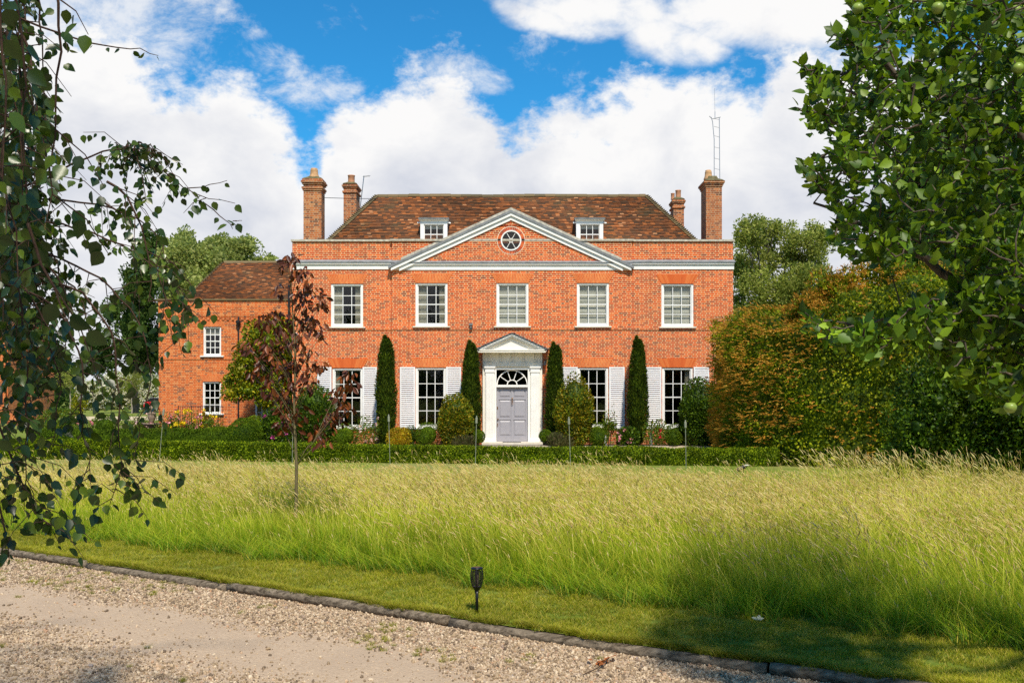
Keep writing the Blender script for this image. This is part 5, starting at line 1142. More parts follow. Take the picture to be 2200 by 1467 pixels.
for i in idx:
    for j in range(m2):
        v = j / (m2 - 1); t = max(0, (v - .72) / .28); h = float(hH(SP[i, 0], SP[i, 1])); z = v / .72 * h * .9 if v < .72 else h * (.9 + .12 * math.sin(t * 1.57)); inn = .25 * (v / .72) ** 2 if v < .72 else .25 + 2.6 * t ** 1.5
        p0 = np.array([SP[i, 0] - nS[i, 0] * inn, SP[i, 1] - nS[i, 1] * inn, z]); bmp = .34 * vnoise(p0[None] * .55)[0] + .20 * vnoise(p0[None] * 1.6 + 9)[0] - .42; cvs.append(p0 + np.array([nS[i, 0], nS[i, 1], .2 * t]) * bmp)
fq = np.array([(i * m2 + j, (i + 1) * m2 + j, (i + 1) * m2 + j + 1, i * m2 + j + 1) for i in range(m1 - 1) for j in range(m2 - 1)])
parts.append((np.array(cvs), [fq], 0)); V, Fs, mis = merge(parts); npmesh('foliage', V, Fs, LM['hedge'], TH)
# bronze shoots: little plumes, denser at the left face, thinning to the right
P, O, bmp = hedgesurf(15000, pad=.05); f = vnoise(P * .9 + 4) + .5 * vnoise(P * 3.); wgt = .72 - np.clip((P[:, 0] - 7.2) / 5.5, 0, 1) * .72 + .35 * (P[:, 2] > 3.6) - .28 * np.clip((P[:, 1] - 28) / 3, 0, 1); keep = (f * .75 + wgt + rng.uniform(-.35, .35, len(P))) > .72; P = P[keep]; O = O[keep]
K = 6; PP = np.repeat(P, K, 0); OO = np.repeat(O, K, 0); ax = unit(np.repeat(unit(O * .5 + np.array([-.7, -.3, -.05]) + .28 * rng.normal(size=O.shape)), K, 0)); q = np.tile(np.arange(K), len(P)) / K
PP = PP + ax * (q * .17)[:, None]; D = unit(ax + .30 * rng.normal(size=ax.shape)); N = unit(OO + .6 * rng.normal(size=ax.shape))
V, Fs = leaves(PP, D, N, .085 * rng.uniform(.6, 1.2, len(PP)), T_NAR); npmesh('bronze_shoots', V, Fs, LM['spike'], TH)
mb = MB()
for i in range(10, 270, 12): jtube(mb, (SP[i, 0] - nS[i, 0] * .6, SP[i, 1] - nS[i, 1] * .6, -.02), (SP[i, 0] - nS[i, 0] * .9, SP[i, 1] - nS[i, 1] * .9, 2.4), .06, .03, 4, .04, 6)
mb.build('stems', M['bark'], TH)

# big unclipped bronze shrub rising behind the hedge, and darker bush in front of its shaded end
def bigshrub(name, label, Y, blobs, lm, n, size, shoots=0, shY=0.):
    x = PX(blobs[0][0], Y); bl = [mp_(px, py, r, rz_, Y) for (px, py, r, rz_) in blobs]; o = empty(name, (x, Y, 0), label, 'shrub'); lb_ = subclumps(bl, 8); tot = sum(q[3] * q[4] for q in lb_); parts = []
    for (bx, by, bz, rx_, rz2) in lb_: parts += foliage((bx, by, bz), (rx_, rx_, rz2), int(n * rx_ * rz2 / tot), size, T_RH, 2.1, .2, 2.6, depth=.45, seed=bx, core=.4)
    V, Fs, mis = merge(parts); npmesh('foliage', V, Fs, LM[lm], o); mb = MB()
    for (bx, by, bz, rx_, rz2) in bl: jtube(mb, (x + rng.uniform(-.4, .4), Y + .3, -.02), (bx, by, bz), .07, .02, 4, .05, 6)
    mb.build('stems', M['bark'], o)
    if shoots:
        P = []; 
        for _ in range(shoots): bx, by, bz, rx_, rz2 = lb_[rng.integers(len(lb_))]; d = randdir(1)[0]; d[1] = -abs(d[1]); d[2] = abs(d[2]) * .8 + d[2] * .2; d /= np.linalg.norm(d); P.append(np.concatenate([np.array([bx, by, bz]) + d * np.array([rx_, rx_, rz2]) * 1.02, d]))
        P = np.array(P); O_ = P[:, 3:]; P = P[:, :3]; K = 6; PP = np.repeat(P, K, 0); ax = unit(np.repeat(unit(O_ + np.array([-.2, -.1, .4]) + .35 * rng.normal(size=O_.shape)), K, 0)); q = np.tile(np.arange(K), len(P)) / K
        V, Fs = leaves(PP + ax * (q * .16)[:, None], unit(ax + .55 * rng.normal(size=ax.shape)), randdir(len(PP)) + np.array([0, -1, 0]), .09 * rng.uniform(.6, 1.2, len(PP)), T_NAR); npmesh('bronze_shoots', V, Fs, LM['spike'], o)
bigshrub('bronze_shrub', 'loose bronze and green shrub rising behind the top of the tall hedge', 28.6, [(1800, 640, 60, 60), (1870, 625, 70, 64), (1950, 640, 70, 70), (1740, 680, 46, 44), (2040, 650, 80, 80)], 'hedge', 22000, .09, 1700)
bigshrub('dark_shrub', 'dark green bush growing against the shaded right end of the tall hedge', 22.5, [(2010, 900, 100, 130), (2120, 880, 110, 150), (1950, 960, 60, 70), (2220, 860, 120, 160)], 'dark', 34000, .085)
# ================================================================ FOREGROUND
# log kerb: separate weathered half-round lengths laid end to end
joints = [-11.5, -7.6, -4.9, -2.9, PX(968, 8.7) , .95 + .9, 4.6, 8.]
labs = ['log edging farthest left under the birch', 'second log edging from the left beside the gravel', 'log edging left of the torch light, beside pale gravel', 'log edging ending just below the torch light', 'log edging right of the torch light with mossy joint', 'log edging running out at the lower right corner', 'last log edging beyond the lower right corner']
for k in range(len(joints) - 1):
    a, c = joints[k], joints[k + 1]; n = 14; mb = MB(); pts = []; rad = []
    for i in range(n + 1):
        x = a + (c - a) * (i + (.0 if i else .06) - (.06 if i == n else 0)) / n; pts.append((x, float(kerbY(x)) - .02 + .008 * math.sin(i * .45 + k), -.045 + .003 * math.sin(i * .5 + k * 2) + (.012 if k % 2 else -.006))); rad.append(.047 + .002 * math.sin(i * .6 + k))
    mb.tube(pts, rad, 14); o = mb.build('timber_edging', M['timber'], smooth=True); tag(o, labs[k], 'log edging', 'weathered log edging along the drive')

# ---- instancing helper for uncountable stuff
def protocol(name, objs):
    c = bpy.data.collections.new(name)
    for o in objs:
        for q in list(o.users_collection): q.objects.unlink(o)
        c.objects.link(o)
    return c
def scatter(name, pts, rot, scl, idx, coll, label, cat):
    me = bpy.data.meshes.new(name); me.vertices.add(len(pts)); me.vertices.foreach_set('co', np.asarray(pts, np.float32).ravel())
    for nm, ty, a in (('rot', 'FLOAT_VECTOR', rot), ('scl', 'FLOAT_VECTOR', scl)):
        at = me.attributes.new(nm, ty, 'POINT'); at.data.foreach_set('vector', np.asarray(a, np.float32).ravel())
    at = me.attributes.new('idx', 'INT', 'POINT'); at.data.foreach_set('value', np.asarray(idx, np.int32)); me.update()
    o = bpy.data.objects.new(name, me); COL.objects.link(o)
    ng = bpy.data.node_groups.new(name + '_scatter', 'GeometryNodeTree'); ng.interface.new_socket('Geometry', in_out='INPUT', socket_type='NodeSocketGeometry'); ng.interface.new_socket('Geometry', in_out='OUTPUT', socket_type='NodeSocketGeometry')
    gi = ng.nodes.new('NodeGroupInput'); go = ng.nodes.new('NodeGroupOutput'); ip = ng.nodes.new('GeometryNodeInstanceOnPoints'); ci = ng.nodes.new('GeometryNodeCollectionInfo')
    ci.inputs['Collection'].default_value = coll; ci.inputs['Separate Children'].default_value = True; ci.inputs['Reset Children'].default_value = True; ip.inputs['Pick Instance'].default_value = True
    def na(n, t): x = ng.nodes.new('GeometryNodeInputNamedAttribute'); x.data_type = t; x.inputs[0].default_value = n; return x.outputs[0]
    L = ng.links; L.new(gi.outputs[0], ip.inputs['Points']); L.new(ci.outputs[0], ip.inputs['Instance']); L.new(na('idx', 'INT'), ip.inputs['Instance Index']); 
    er = ng.nodes.new('FunctionNodeEulerToRotation'); L.new(na('rot', 'FLOAT_VECTOR'), er.inputs[0]); L.new(er.outputs[0], ip.inputs['Rotation']); L.new(na('scl', 'FLOAT_VECTOR'), ip.inputs['Scale']); L.new(ip.outputs[0], go.inputs[0])
    md = o.modifiers.new('scatter', 'NODES'); md.node_group = ng; return tag(o, label, cat, kind='stuff')

def grassmat(name, stops, var, transl=.35):
    m = bpy.data.materials.new(name); m.use_nodes = True; b = NB(m.node_tree); b.n.clear()
    o = b.new('ShaderNodeOutputMaterial'); p = b.new('ShaderNodeBsdfPrincipled'); t = b.new('ShaderNodeBsdfTranslucent'); mx = b.new('ShaderNodeMixShader')
    at = b.new('ShaderNodeAttribute', attribute_name='h'); g = b.new('ShaderNodeNewGeometry'); oi = b.new('ShaderNodeObjectInfo')
    h = b.m('ADD', at.outputs['Fac'], b.m('MULTIPLY', b.m('SUBTRACT', g.outputs['Random Per Island'], .5), .5))
    c = b.ramp(h, stops); pos = b.noise(g.outputs['Position'], .5, 4, .6)
    r = b.m('FRACT', b.m('MULTIPLY', g.outputs['Random Per Island'], 7.3))
    c = b.mix(b.smooth(r, .80, .90, 0., .8), c, var); 
    f = b.smooth(pos, .35, .65, .82, 1.2); cb = b.new('ShaderNodeCombineColor')
    for i in range(3): b.l.new(f, cb.inputs[i])
    c = b.mix(1.0, c, cb.outputs[0], 'MULTIPLY')
    b.l.new(c, p.inputs['Base Color']); b.l.new(c, t.inputs[0]); p.inputs['Roughness'].default_value = .55; p.inputs['Specular IOR Level'].default_value = .3
    mx.inputs[0].default_value = transl; b.l.new(p.outputs[0], mx.inputs[1]); b.l.new(t.outputs[0], mx.inputs[2]); b.l.new(mx.outputs[0], o.inputs[0]); return m
GM = grassmat('meadow_grass', [(.0, (.06, .14, .002)), (.35, (.16, .30, .003)), (.7, (.34, .44, .006)), (1., (.62, .60, .05))], (.60, .45, .05))
SM = grassmat('seed_stem', [(.0, (.14, .26, .004)), (.5, (.38, .44, .012)), (1., (.70, .62, .10))], (.62, .44, .08))
HM = leafmat('seed_head', [(.68, .50, .16), (.82, .66, .24), (.90, .78, .36), (.62, .42, .18)], .35, .8, .1, .1, 3., deblue=False)
LG = grassmat('lawn_blade', [(.0, (.13, .16, .002)), (.5, (.25, .27, .003)), (1., (.46, .41, .02))], (.66, .48, .10), .3)
def blades(n, tile, h0, h1, w0, lean, curve, wind=(-.15, -.02), seg=3):
    bx = rng.uniform(-tile / 2, tile / 2, (n, 2)); H = rng.uniform(h0, h1, n); a = rng.uniform(0, 2 * math.pi, n); face = rng.uniform(0, math.pi, n); ln = rng.uniform(0, lean, n); cu = rng.uniform(.3, 1, n) * curve
    V = []; hh_ = []
    lv = seg + 1
    for k in range(lv):
        t = k / seg; off = (ln * t + cu * t * t)[:, None] * H[:, None] * np.stack([np.cos(a), np.sin(a)], 1) + H[:, None] * t ** 2 * np.array(wind)
        z = H * (t - .25 * (cu + ln) * t * t); w = w0 * (1 - .85 * t) / 2; fx = np.stack([np.cos(face), np.sin(face)], 1) * w
        c = bx + off
        for s in (-1, 1): V.append(np.concatenate([c + s * fx, z[:, None]], 1)); hh_.append(np.full(n, t) * H / h1)
    V = np.stack(V, 1).reshape(-1, 3); hh_ = np.stack(hh_, 1).reshape(-1); k2_ = lv * 2; q = np.array([(2 * i, 2 * i + 1, 2 * i + 3, 2 * i + 2) for i in range(seg)]); Fq = (q[None] + (np.arange(n) * k2_)[:, None, None]).reshape(-1, 4)
    return V, Fq, hh_
def stems(n, tile, h0, h1, wind=(-.20, -.03), head=(.05, .09), hw=.011, droop=.12):
    bx = rng.uniform(-tile / 2, tile / 2, (n, 2)); H = rng.uniform(h0, h1, n); V = []; hv = []; seg = 4; jit = rng.normal(size=(n, 2)) * .2; wd = np.array(wind) + jit
    ctr = []
    for k in range(seg + 1):
        t = k / seg; c = bx + H[:, None] * (t ** 2.2) * wd; z = H * (t - .10 * t ** 3); ctr.append(np.concatenate([c, z[:, None]], 1))
        for s in (-1, 1): V.append(np.concatenate([c + s * np.array([.0013, 0.0003]), z[:, None]], 1)); hv.append(np.full(n, t))
    V = np.stack(V, 1).reshape(-1, 3); hv = np.stack(hv, 1).reshape(-1); k2_ = (seg + 1) * 2; q = np.array([(2 * i, 2 * i + 1, 2 * i + 3, 2 * i + 2) for i in range(seg)]); Fq = (q[None] + (np.arange(n) * k2_)[:, None, None]).reshape(-1, 4)
    tip = ctr[-1]; d = unit(ctr[-1] - ctr[-2]); L = rng.uniform(*head, n); HV = []; HF = []
    side = np.array([1., .2, 0]); s1 = unit(np.cross(d, np.array([0, 1., 0]))); s2 = np.cross(d, s1); w_ = hw * rng.uniform(.6, 1.2, n)
    dn = np.concatenate([wd * .8, np.full((n, 1), -droop)], 1)
    rings = [(0, .25), (.3, 1.), (.7, .8), (1., .1)]
    vv = []
    for t, r in rings:
        c = tip + d * (L * t)[:, None] + dn * (L * t * t * .6)[:, None]
        for aa in range(4): vv.append(c + (s1 * math.cos(aa * 1.571) + s2 * math.sin(aa * 1.571)) * (w_ * r / 2)[:, None])
    HV = np.stack(vv, 1).reshape(-1, 3); q = np.array([(i * 4 + j, i * 4 + (j + 1) % 4, (i + 1) * 4 + (j + 1) % 4, (i + 1) * 4 + j) for i in range(3) for j in range(4)]); HF = (q[None] + (np.arange(n) * 16)[:, None, None]).reshape(-1, 4)
    return V, Fq, hv, HV, HF
def clump(name, nb, ns, tile, bh, sh, w0=.0055, lean=.35, curve=.35, head=(.045, .09), hw=.0095, m=None):
    V, Fq, hv = blades(nb, tile, bh[0], bh[1], w0, lean, curve); parts = [(V, [Fq], 0)]; H = [hv]
    if ns: sv, sf, sh_, HV, HF = stems(ns, tile, sh[0], sh[1], head=head, hw=hw); parts += [(sv, [sf], 1), (HV, [HF], 2)]; H += [sh_, np.ones(len(HV))]
    V, Fs, mis = merge(parts); return npmesh(name, V, Fs, [m or GM, SM, HM][: 3], attrs={'h': np.concatenate(H)}, mis=mis)
pr_ = [clump('meadow_clump_a%d' % i, 175, 21, .42, (.24, .46), (.42, .64)) for i in range(4)] + [clump('meadow_clump_b%d' % i, 190, 7, .42, (.20, .44), (.40, .62)) for i in range(3)] + \
      [clump('meadow_clump_c%d' % i, 190, 3, .42, (.16, .42), (.35, .55), .0065, .6, .8) for i in range(3)] + [clump('meadow_clump_d%d' % i, 16, 9, .5, (.4, .6), (.72, .98), head=(.06, .12), hw=.012) for i in range(2)]
pc = protocol('meadow_parts', pr_)
ne = np.array([(-14, 18.2), (-9, 15.0), (-6.4, 13.5), (-1.5, 10.75), (1.25, 9.0), (3.74, 7.35), (6.5, 5.6), (10, 3.6)])
def nearY(x): return np.interp(x, ne[:, 0], ne[:, 1])
def farY(x): return 20.6 - .16 * (x + 9) + .35 * np.sin(x * .9)
gx, gy = np.meshgrid(np.arange(-13.5, 12.5, .27), np.arange(4., 23., .27)); gp = np.stack([gx.ravel(), gy.ravel()], 1) + rng.uniform(-.12, .12, (gx.size, 2))
x, y = gp[:, 0], gp[:, 1]; k = (y > nearY(x) + .12 + .1 * np.sin(x * 5)) & (y < farY(x)) & (np.abs(x) < y * .56 + 1.2); gp = gp[k]; x, y = gp[:, 0], gp[:, 1]; n = len(gp)
e = y - nearY(x); pn = vnoise(np.stack([x, y, x * 0], 1) * .35); sc_ = np.clip(.62 + e * .33, .6, 1.) * (1 + .13 * pn + .07 * vnoise(np.stack([x, y, x * 0], 1) * 1.3)) * rng.uniform(.88, 1.14, n)
headp = np.clip((e - .8) / 4.4, 0, 1) * 1.1 + .45 * np.clip((y - 13.5) / 3, 0, 1) + .4 * pn - .45 * np.clip((x - 1.) / 5, 0, 1) * np.clip((14.5 - y) / 4, 0, 1); r = rng.uniform(0, 1, n); idx = np.where(e < .45, rng.integers(7, 10, n), np.where(r < headp, rng.integers(0, 4, n), np.where(r < headp + .6, rng.integers(4, 7, n), rng.integers(7, 10, n))))
P = np.stack([x, y, np.zeros(n)], 1); rot = np.stack([rng.normal(size=n) * .07, rng.normal(size=n) * .07, rng.uniform(-.6, .6, n)], 1); S = np.stack([sc_ ** .5, sc_ ** .5, sc_], 1)
# sparse taller flowering stems, thick drift at the right
mt_ = 700; tx = rng.uniform(-11, 10, mt_); ty_ = nearY(tx) + 1 + rng.uniform(0, 1, mt_) ** .5 * (farY(tx) - nearY(tx) - .8); kk = (np.abs(tx) < ty_ * .56 + 1) & (ty_ < farY(tx)) & (rng.uniform(size=mt_) < .16 + .1 * (ty_ > 17)); tx, ty_ = tx[kk], ty_[kk]
dr_ = 70; tx = np.concatenate([tx, rng.normal(6.6, 1.1, dr_)]); ty_ = np.concatenate([ty_, 16.6 + rng.uniform(-1.2, 1., dr_)]); m = len(tx)
P = np.concatenate([P, np.stack([tx, ty_, np.zeros(m)], 1)]); rot = np.concatenate([rot, np.stack([np.zeros(m), np.zeros(m), rng.uniform(-.4, .4, m)], 1)]); S = np.concatenate([S, np.repeat(np.where(tx > 5, rng.uniform(.85, 1.12, m), rng.uniform(.7, .95, m))[:, None], 3, 1)]); idx = np.concatenate([idx, rng.integers(10, 12, m)])
scatter('meadow_grass', P, rot, S, idx, pc, 'tall flowering meadow grass with straw seed heads across the foreground', 'grass')
print('meadow clumps', len(P))
# mown verge blades
pl = [clump('lawn_clump%d' % i, 230, 0, .22, (.018, .045), None, .0042, .8, .6, m=LG) for i in range(4)] + [clump('lawn_tuft', 60, 0, .10, (.04, .09), None, .005, .9, .8, m=LG)]
plc = protocol('lawn_parts', pl)
gx, gy = np.meshgrid(np.arange(-11., 8., .15), np.arange(3., 17., .15)); gp = np.stack([gx.ravel(), gy.ravel()], 1) + rng.uniform(-.06, .06, (gx.size, 2)); x, y = gp[:, 0], gp[:, 1]
k = (y > kerbY(x) + .07) & (y < nearY(x) + .35) & (np.abs(x) < y * .56 + .6); gp = gp[k]; n = len(gp)
# edge tufts leaning over the log
ex_ = rng.uniform(-9, 6, 1500); eyy = kerbY(ex_) + rng.uniform(.0, .09, 1500) + .03 * np.sin(ex_ * 7); P = np.concatenate([np.stack([gp[:, 0], gp[:, 1], np.zeros(n)], 1), np.stack([ex_, eyy, np.zeros(1500)], 1)]); idx = np.concatenate([rng.integers(0, 4, n), np.full(1500, 4)])
# weeds in the gravel
wx_ = rng.uniform(-8, 5, 2600); dk = rng.uniform(.05, 2.6, 2600); wy_ = kerbY(wx_) - dk * 1.19; vn = vnoise(np.stack([wx_, wy_, wx_ * 0], 1) * 1.4); kk = (vn > .26 - .16 * (dk < .95)) & (rng.uniform(size=2600) < np.where(dk < 1., .8, .12)); wx_, wy_ = wx_[kk], wy_[kk]; m = len(wx_)
P = np.concatenate([P, np.stack([wx_, wy_, np.full(m, GZ)], 1)]); idx = np.concatenate([idx, np.full(m, 4)])
nt_ = len(P); sc_ = rng.uniform(.7, 1.25, nt_); sc_[-m:] *= .45; sc_[n:n + 1500] *= .75; scatter('verge_grass', P, np.stack([np.zeros(nt_), np.zeros(nt_), rng.uniform(0, 6.28, nt_)], 1), np.repeat(sc_[:, None], 3, 1), idx, plc, 'short mown grass verge between the log edging and the meadow', 'grass')
# gravel
def stonemat(): return islandmat('flint_gravel', [(0., (.16, .12, .09)), (.2, (.32, .22, .14)), (.45, (.50, .38, .25)), (.7, (.62, .50, .36)), (.88, (.72, .62, .48)), (1., (.44, .19, .09))])
def stonemat2():
    m = bpy.data.materials.new('flint_gravel'); m.use_nodes = True; b = NB(m.node_tree); p = b.n['Principled BSDF']; oi = b.new('ShaderNodeObjectInfo')
    c = b.ramp(oi.outputs['Random'], [(0., (.05, .04, .03)), (.2, (.17, .125, .08)), (.42, (.30, .22, .13)), (.64, (.46, .345, .22)), (.90, (.65, .53, .38)), (.96, (.42, .23, .12)), (1., (.26, .23, .22))])
    tc = b.new('ShaderNodeTexCoord'); n = b.noise(tc.outputs['Object'], 3., 4); c = b.mix(b.m('MULTIPLY', n, .35), c, (.42, .27, .17)); b.l.new(c, p.inputs['Base Color']); p.inputs['Roughness'].default_value = .8; p.inputs['Specular IOR Level'].default_value = .25; return m
SMt = stonemat2(); st_ = []
for i in range(7):
    import bmesh
    bm = bmesh.new(); bmesh.ops.create_icosphere(bm, subdivisions=1 if i else 2, radius=1.)
    ax_ = rng.uniform(.55, 1.1, 3)
    for v in bm.verts: v.co = Vector([v.co[j] * ax_[j] * rng.uniform(.78, 1.15) for j in range(3)])
    me = bpy.data.meshes.new('gravel_stone%d' % i); bm.to_mesh(me); bm.free(); o = bpy.data.objects.new('gravel_stone%d' % i, me); me.materials.append(SMt); COL.objects.link(o); st_.append(o)
sc = protocol('gravel_parts', st_)
NS = 500000; x = rng.uniform(-9, 6, NS); y = rng.uniform(6., 14.5, NS); d = (kerbY(x) - y) / 1.19; vn = vnoise(np.stack([x, y, x * 0], 1) * .9); vn2 = vnoise(np.stack([x, y, x * 0], 1) * 3. + 5)
loose1 = (1 - np.clip((d - (.75 + .2 * vn + .15 * vn2)) / .55, 0, 1)) ** 1.3; loose2 = np.clip((d - (1.8 + .25 * vn + .15 * vn2)) / .6, 0, 1) * (.75 + .35 * vn2); dn_ = np.maximum(loose1, np.clip(loose2, 0, 1)); dn_ = np.maximum(dn_, .05)
k = (d > .055) & (rng.uniform(size=NS) < dn_) & (np.abs(x) < y * .54 + .3) & (y > 6.0); x, y, d = x[k], y[k], d[k]; n = len(x); s = rng.gamma(2.4, .0023, n) + .0035; s = np.clip(s, .0035, .023); s[dn_[k] < .1] *= rng.uniform(.4, 1.1, (dn_[k] < .1).sum())
scatter('gravel_stones', np.stack([x, y, GZ + s * .3], 1), rng.uniform(0, 6.28, (n, 3)), np.stack([s, s, s * .8], 1), rng.integers(0, 7, n), sc, 'loose pale flint gravel spread over the drive', 'gravel')
print('stones', n)

# torch light
Yt = CAMZ * F / (1316 - HZ); xt = PX(1024.5, Yt); T0 = empty('solar_torch_light', (xt, Yt, 0), 'black solar torch light staked in the mown verge beside the gravel', 'garden light')
sc1 = Yt / F; H = 97 * sc1 / (1 - 0)
s1 = MB(); s1.tube([(xt, Yt, -.05), (xt, Yt, .12), (xt + .002, Yt, .215)], [.0135, .0135, .016], 12); s1.build('stake', M['bpl'], T0, smooth=True)
for k in range(4):
    a = k * math.pi / 2 + .785; q_ = MB(); q_.tube([(xt + .009 * math.cos(a), Yt + .009 * math.sin(a), .15), (xt + .020 * math.cos(a), Yt + .020 * math.sin(a), .19), (xt + .024 * math.cos(a), Yt + .024 * math.sin(a), .215)], .0035, 5); q_.build('prong', M['bpl'], T0)
cg = MB(); cr = [(.205, .012), (.215, .026), (.24, .042), (.27, .053), (.31, .060), (.345, .060), (.375, .054), (.39, .049)]
cg.lathe([(.010, .195), (.022, .20), (.030, .215), (.041, .232), (.043, .237), (.02, .237)], (xt, Yt, 0), 20)
def cgr(z): return float(np.interp(z, [c_[0] for c_ in cr], [c_[1] for c_ in cr]))
for k in range(6):
    a = k * math.pi / 3 + math.pi / 2; mb_pts = [(xt + cgr(z) * math.cos(a), Yt + cgr(z) * math.sin(a), z) for z in np.linspace(.225, .392, 8)]; cg.tube(mb_pts, .004, 6)
for z in np.linspace(.25, .378, 13):
    r = cgr(z) - .001; N_ = 24
    for j in range(N_):
        a0, a1 = 2 * math.pi * j / N_, 2 * math.pi * (j + 1) / N_; p_ = [(xt + rr_ * math.cos(a), Yt + rr_ * math.sin(a), z + dz_) for dz_ in (-.0026, .0026) for rr_, a in ((r, a0), (r, a1))]; cg.quad(p_[0], p_[1], p_[3], p_[2])
cg.build('lattice_head', M['bpl'], T0)
cpp = MB(); cpp.lathe([(.05, .388), (.054, .392), (.054, .400), (.046, .404), (.0, .404)], (xt, Yt, 0), 24); cpp.build('cap', M['bpl'], T0, smooth=True); sp = MB(); sp.lathe([(.036, .4045), (.036, .406), (.0, .406)], (xt, Yt, 0), 4); sp.build('solar_panel', M['glassd'], T0)
il = MB(); il.lathe([(.012, .24), (.016, .27), (.018, .34), (.016, .38)], (xt, Yt, 0), 14); il.build('lamp_core', mat('smoked_lamp', (.14, .10, .08), .4), T0)

# oil torches on poles
def torch(label, px, pytop, pxb, Y, lean=0.):
    top = P3(px, pytop, Y); bx_ = PX(pxb, Y); o = empty('garden_torch', (bx_, Y, 0), label, 'garden torch', 'metal garden torches on thin poles'); b0 = np.array([bx_, Y, -.03]); d = unit((top - b0)[None])[0]; c0 = top - d * .20
    p = MB(); p.tube([b0, c0], .009, 8); p.build('pole', M['stake'], o); c = MB(); c.tube([c0 - d * .02, c0, c0 + d * .14, c0 + d * .15], [.013, .032, .032, .02], 12); c.tube([c0 + d * .15, c0 + d * .17, c0 + d * .20], [.016, .02, .012], 10); c.build('canister', M['stake'], o)
torch('torch on a pole in front of the yellow shrub', 835, 890, 838, 27.5)
torch('torch on a pole left of the porch by the lavender', 1024, 893, 1021, 26.9)
torch('torch on a pole right of the porch in front of the camellia', 1222, 895, 1226, 26.4)
torch('torch on a pole in front of the rightmost ground-floor window', 1472.5, 902, 1474, 26.2)
torch('torch on a leaning pole in front of the yellow roses', 352, 877, 342, 28.6)
torch('torch on a pole glimpsed left of the purple-leaved tree', 629, 888, 628, 28.0)
# white and grey boxes at the wall foot, small spotlights
for lb, px, pa, pb, hw_, mm in (('small white plastic box standing at the foot of the wall', 1301, 948, 939, 4, 'camw'), ('small grey box light beside the red rose bush', 1399, 943, 933, 3.5, 'lantern')):
    Y = 36.98; q_ = MB(); q_.box(PX(px - hw_ * .8, Y), PX(px + hw_ * .8, Y), Y, Y + .08, .06, PZ(pa - 11, Y) + .02); q_.box(PX(px - hw_ * .8, Y) - .01, PX(px + hw_ * .8, Y) + .01, Y - .01, Y + .09, PZ(pa - 11, Y) + .021, PZ(pa - 11, Y) + .045); q_.tube([(PX(px, Y), Y + .04, .0), (PX(px, Y), Y + .04, .07)], .015, 6); tag(q_.build('garden_light_box', M[mm], bevel=.005), lb, 'box light')
Ysp = 24.2; xs0 = PX(1598, Ysp); SPL = empty('garden_spotlight', (xs0, Ysp, 0), 'black spotlight on a spike in the mown strip behind the meadow', 'spotlight')
q_ = MB(); q_.tube([(xs0 - .01, Ysp, -.03), (xs0, Ysp, .16)], .012, 8); q_.build('spike', M['bpl'], SPL); q_ = MB(); q_.tube([(xs0 - .16, Ysp - .02, .10), (xs0 - .14, Ysp - .02, .112), (xs0 + .04, Ysp, .20), (xs0 + .06, Ysp, .21)], [.055, .05, .05, .035], 14); q_.build('lamp_housing', M['bpl'], SPL); q_ = MB(); q_.box(xs0 + .01, xs0 + .12, Ysp - .05, Ysp + .05, .215, .235); q_.build('solar_panel', M['cream'], SPL)
# pale dry leaf and small twig with brown leaves
Yq = CAMZ * F / (1333 - HZ) - .1; a = P3(1628, 1333, Yq); V, Fs = leaves(np.repeat(np.array([[a[0], Yq, .03]]), 5, 0), np.array([[1, 0, .4], [-1, .2, .5], [.2, -1, .3], [.5, .6, .8], [-.4, -.6, .6]]), np.array([[0, -.6, 1.]] * 5), .055, T_OVAL); DL_ = npmesh('pale_dry_leaf', V, Fs, flat_leaf('pale_dry', (.62, .60, .42))); tag(DL_, 'crumpled pale leaf lying at the edge of the long grass', 'leaf')
Yq = CAMZ * F / (1420 - HZ); a = P3(1285, 1420, Yq); tw = MB(); tw.tube([(a[0] - .12, Yq - .15, GZ + .02), (a[0], Yq, GZ + .03), (a[0] + .1, Yq + .22, GZ + .04)], .004, 5); TW = empty('fallen_twig', (a[0], Yq, GZ), 'fallen twig with rust coloured leaves lying on the gravel', 'twig'); tw.build('stalk', M['twig'], TW)
P = np.array([a[0] + .06, Yq + .15, GZ + .03]) + rng.normal(size=(16, 3)) * np.array([.05, .06, .008]); V, Fs = leaves(P, randdir(16) * np.array([1, 1, .25]), np.array([[0, -.3, 1.]] * 16) + .4 * rng.normal(size=(16, 3)), .05, T_OVAL); npmesh('dry_leaves', V, Fs, flat_leaf('rust_leaf', (.36, .12, .035)), TW)

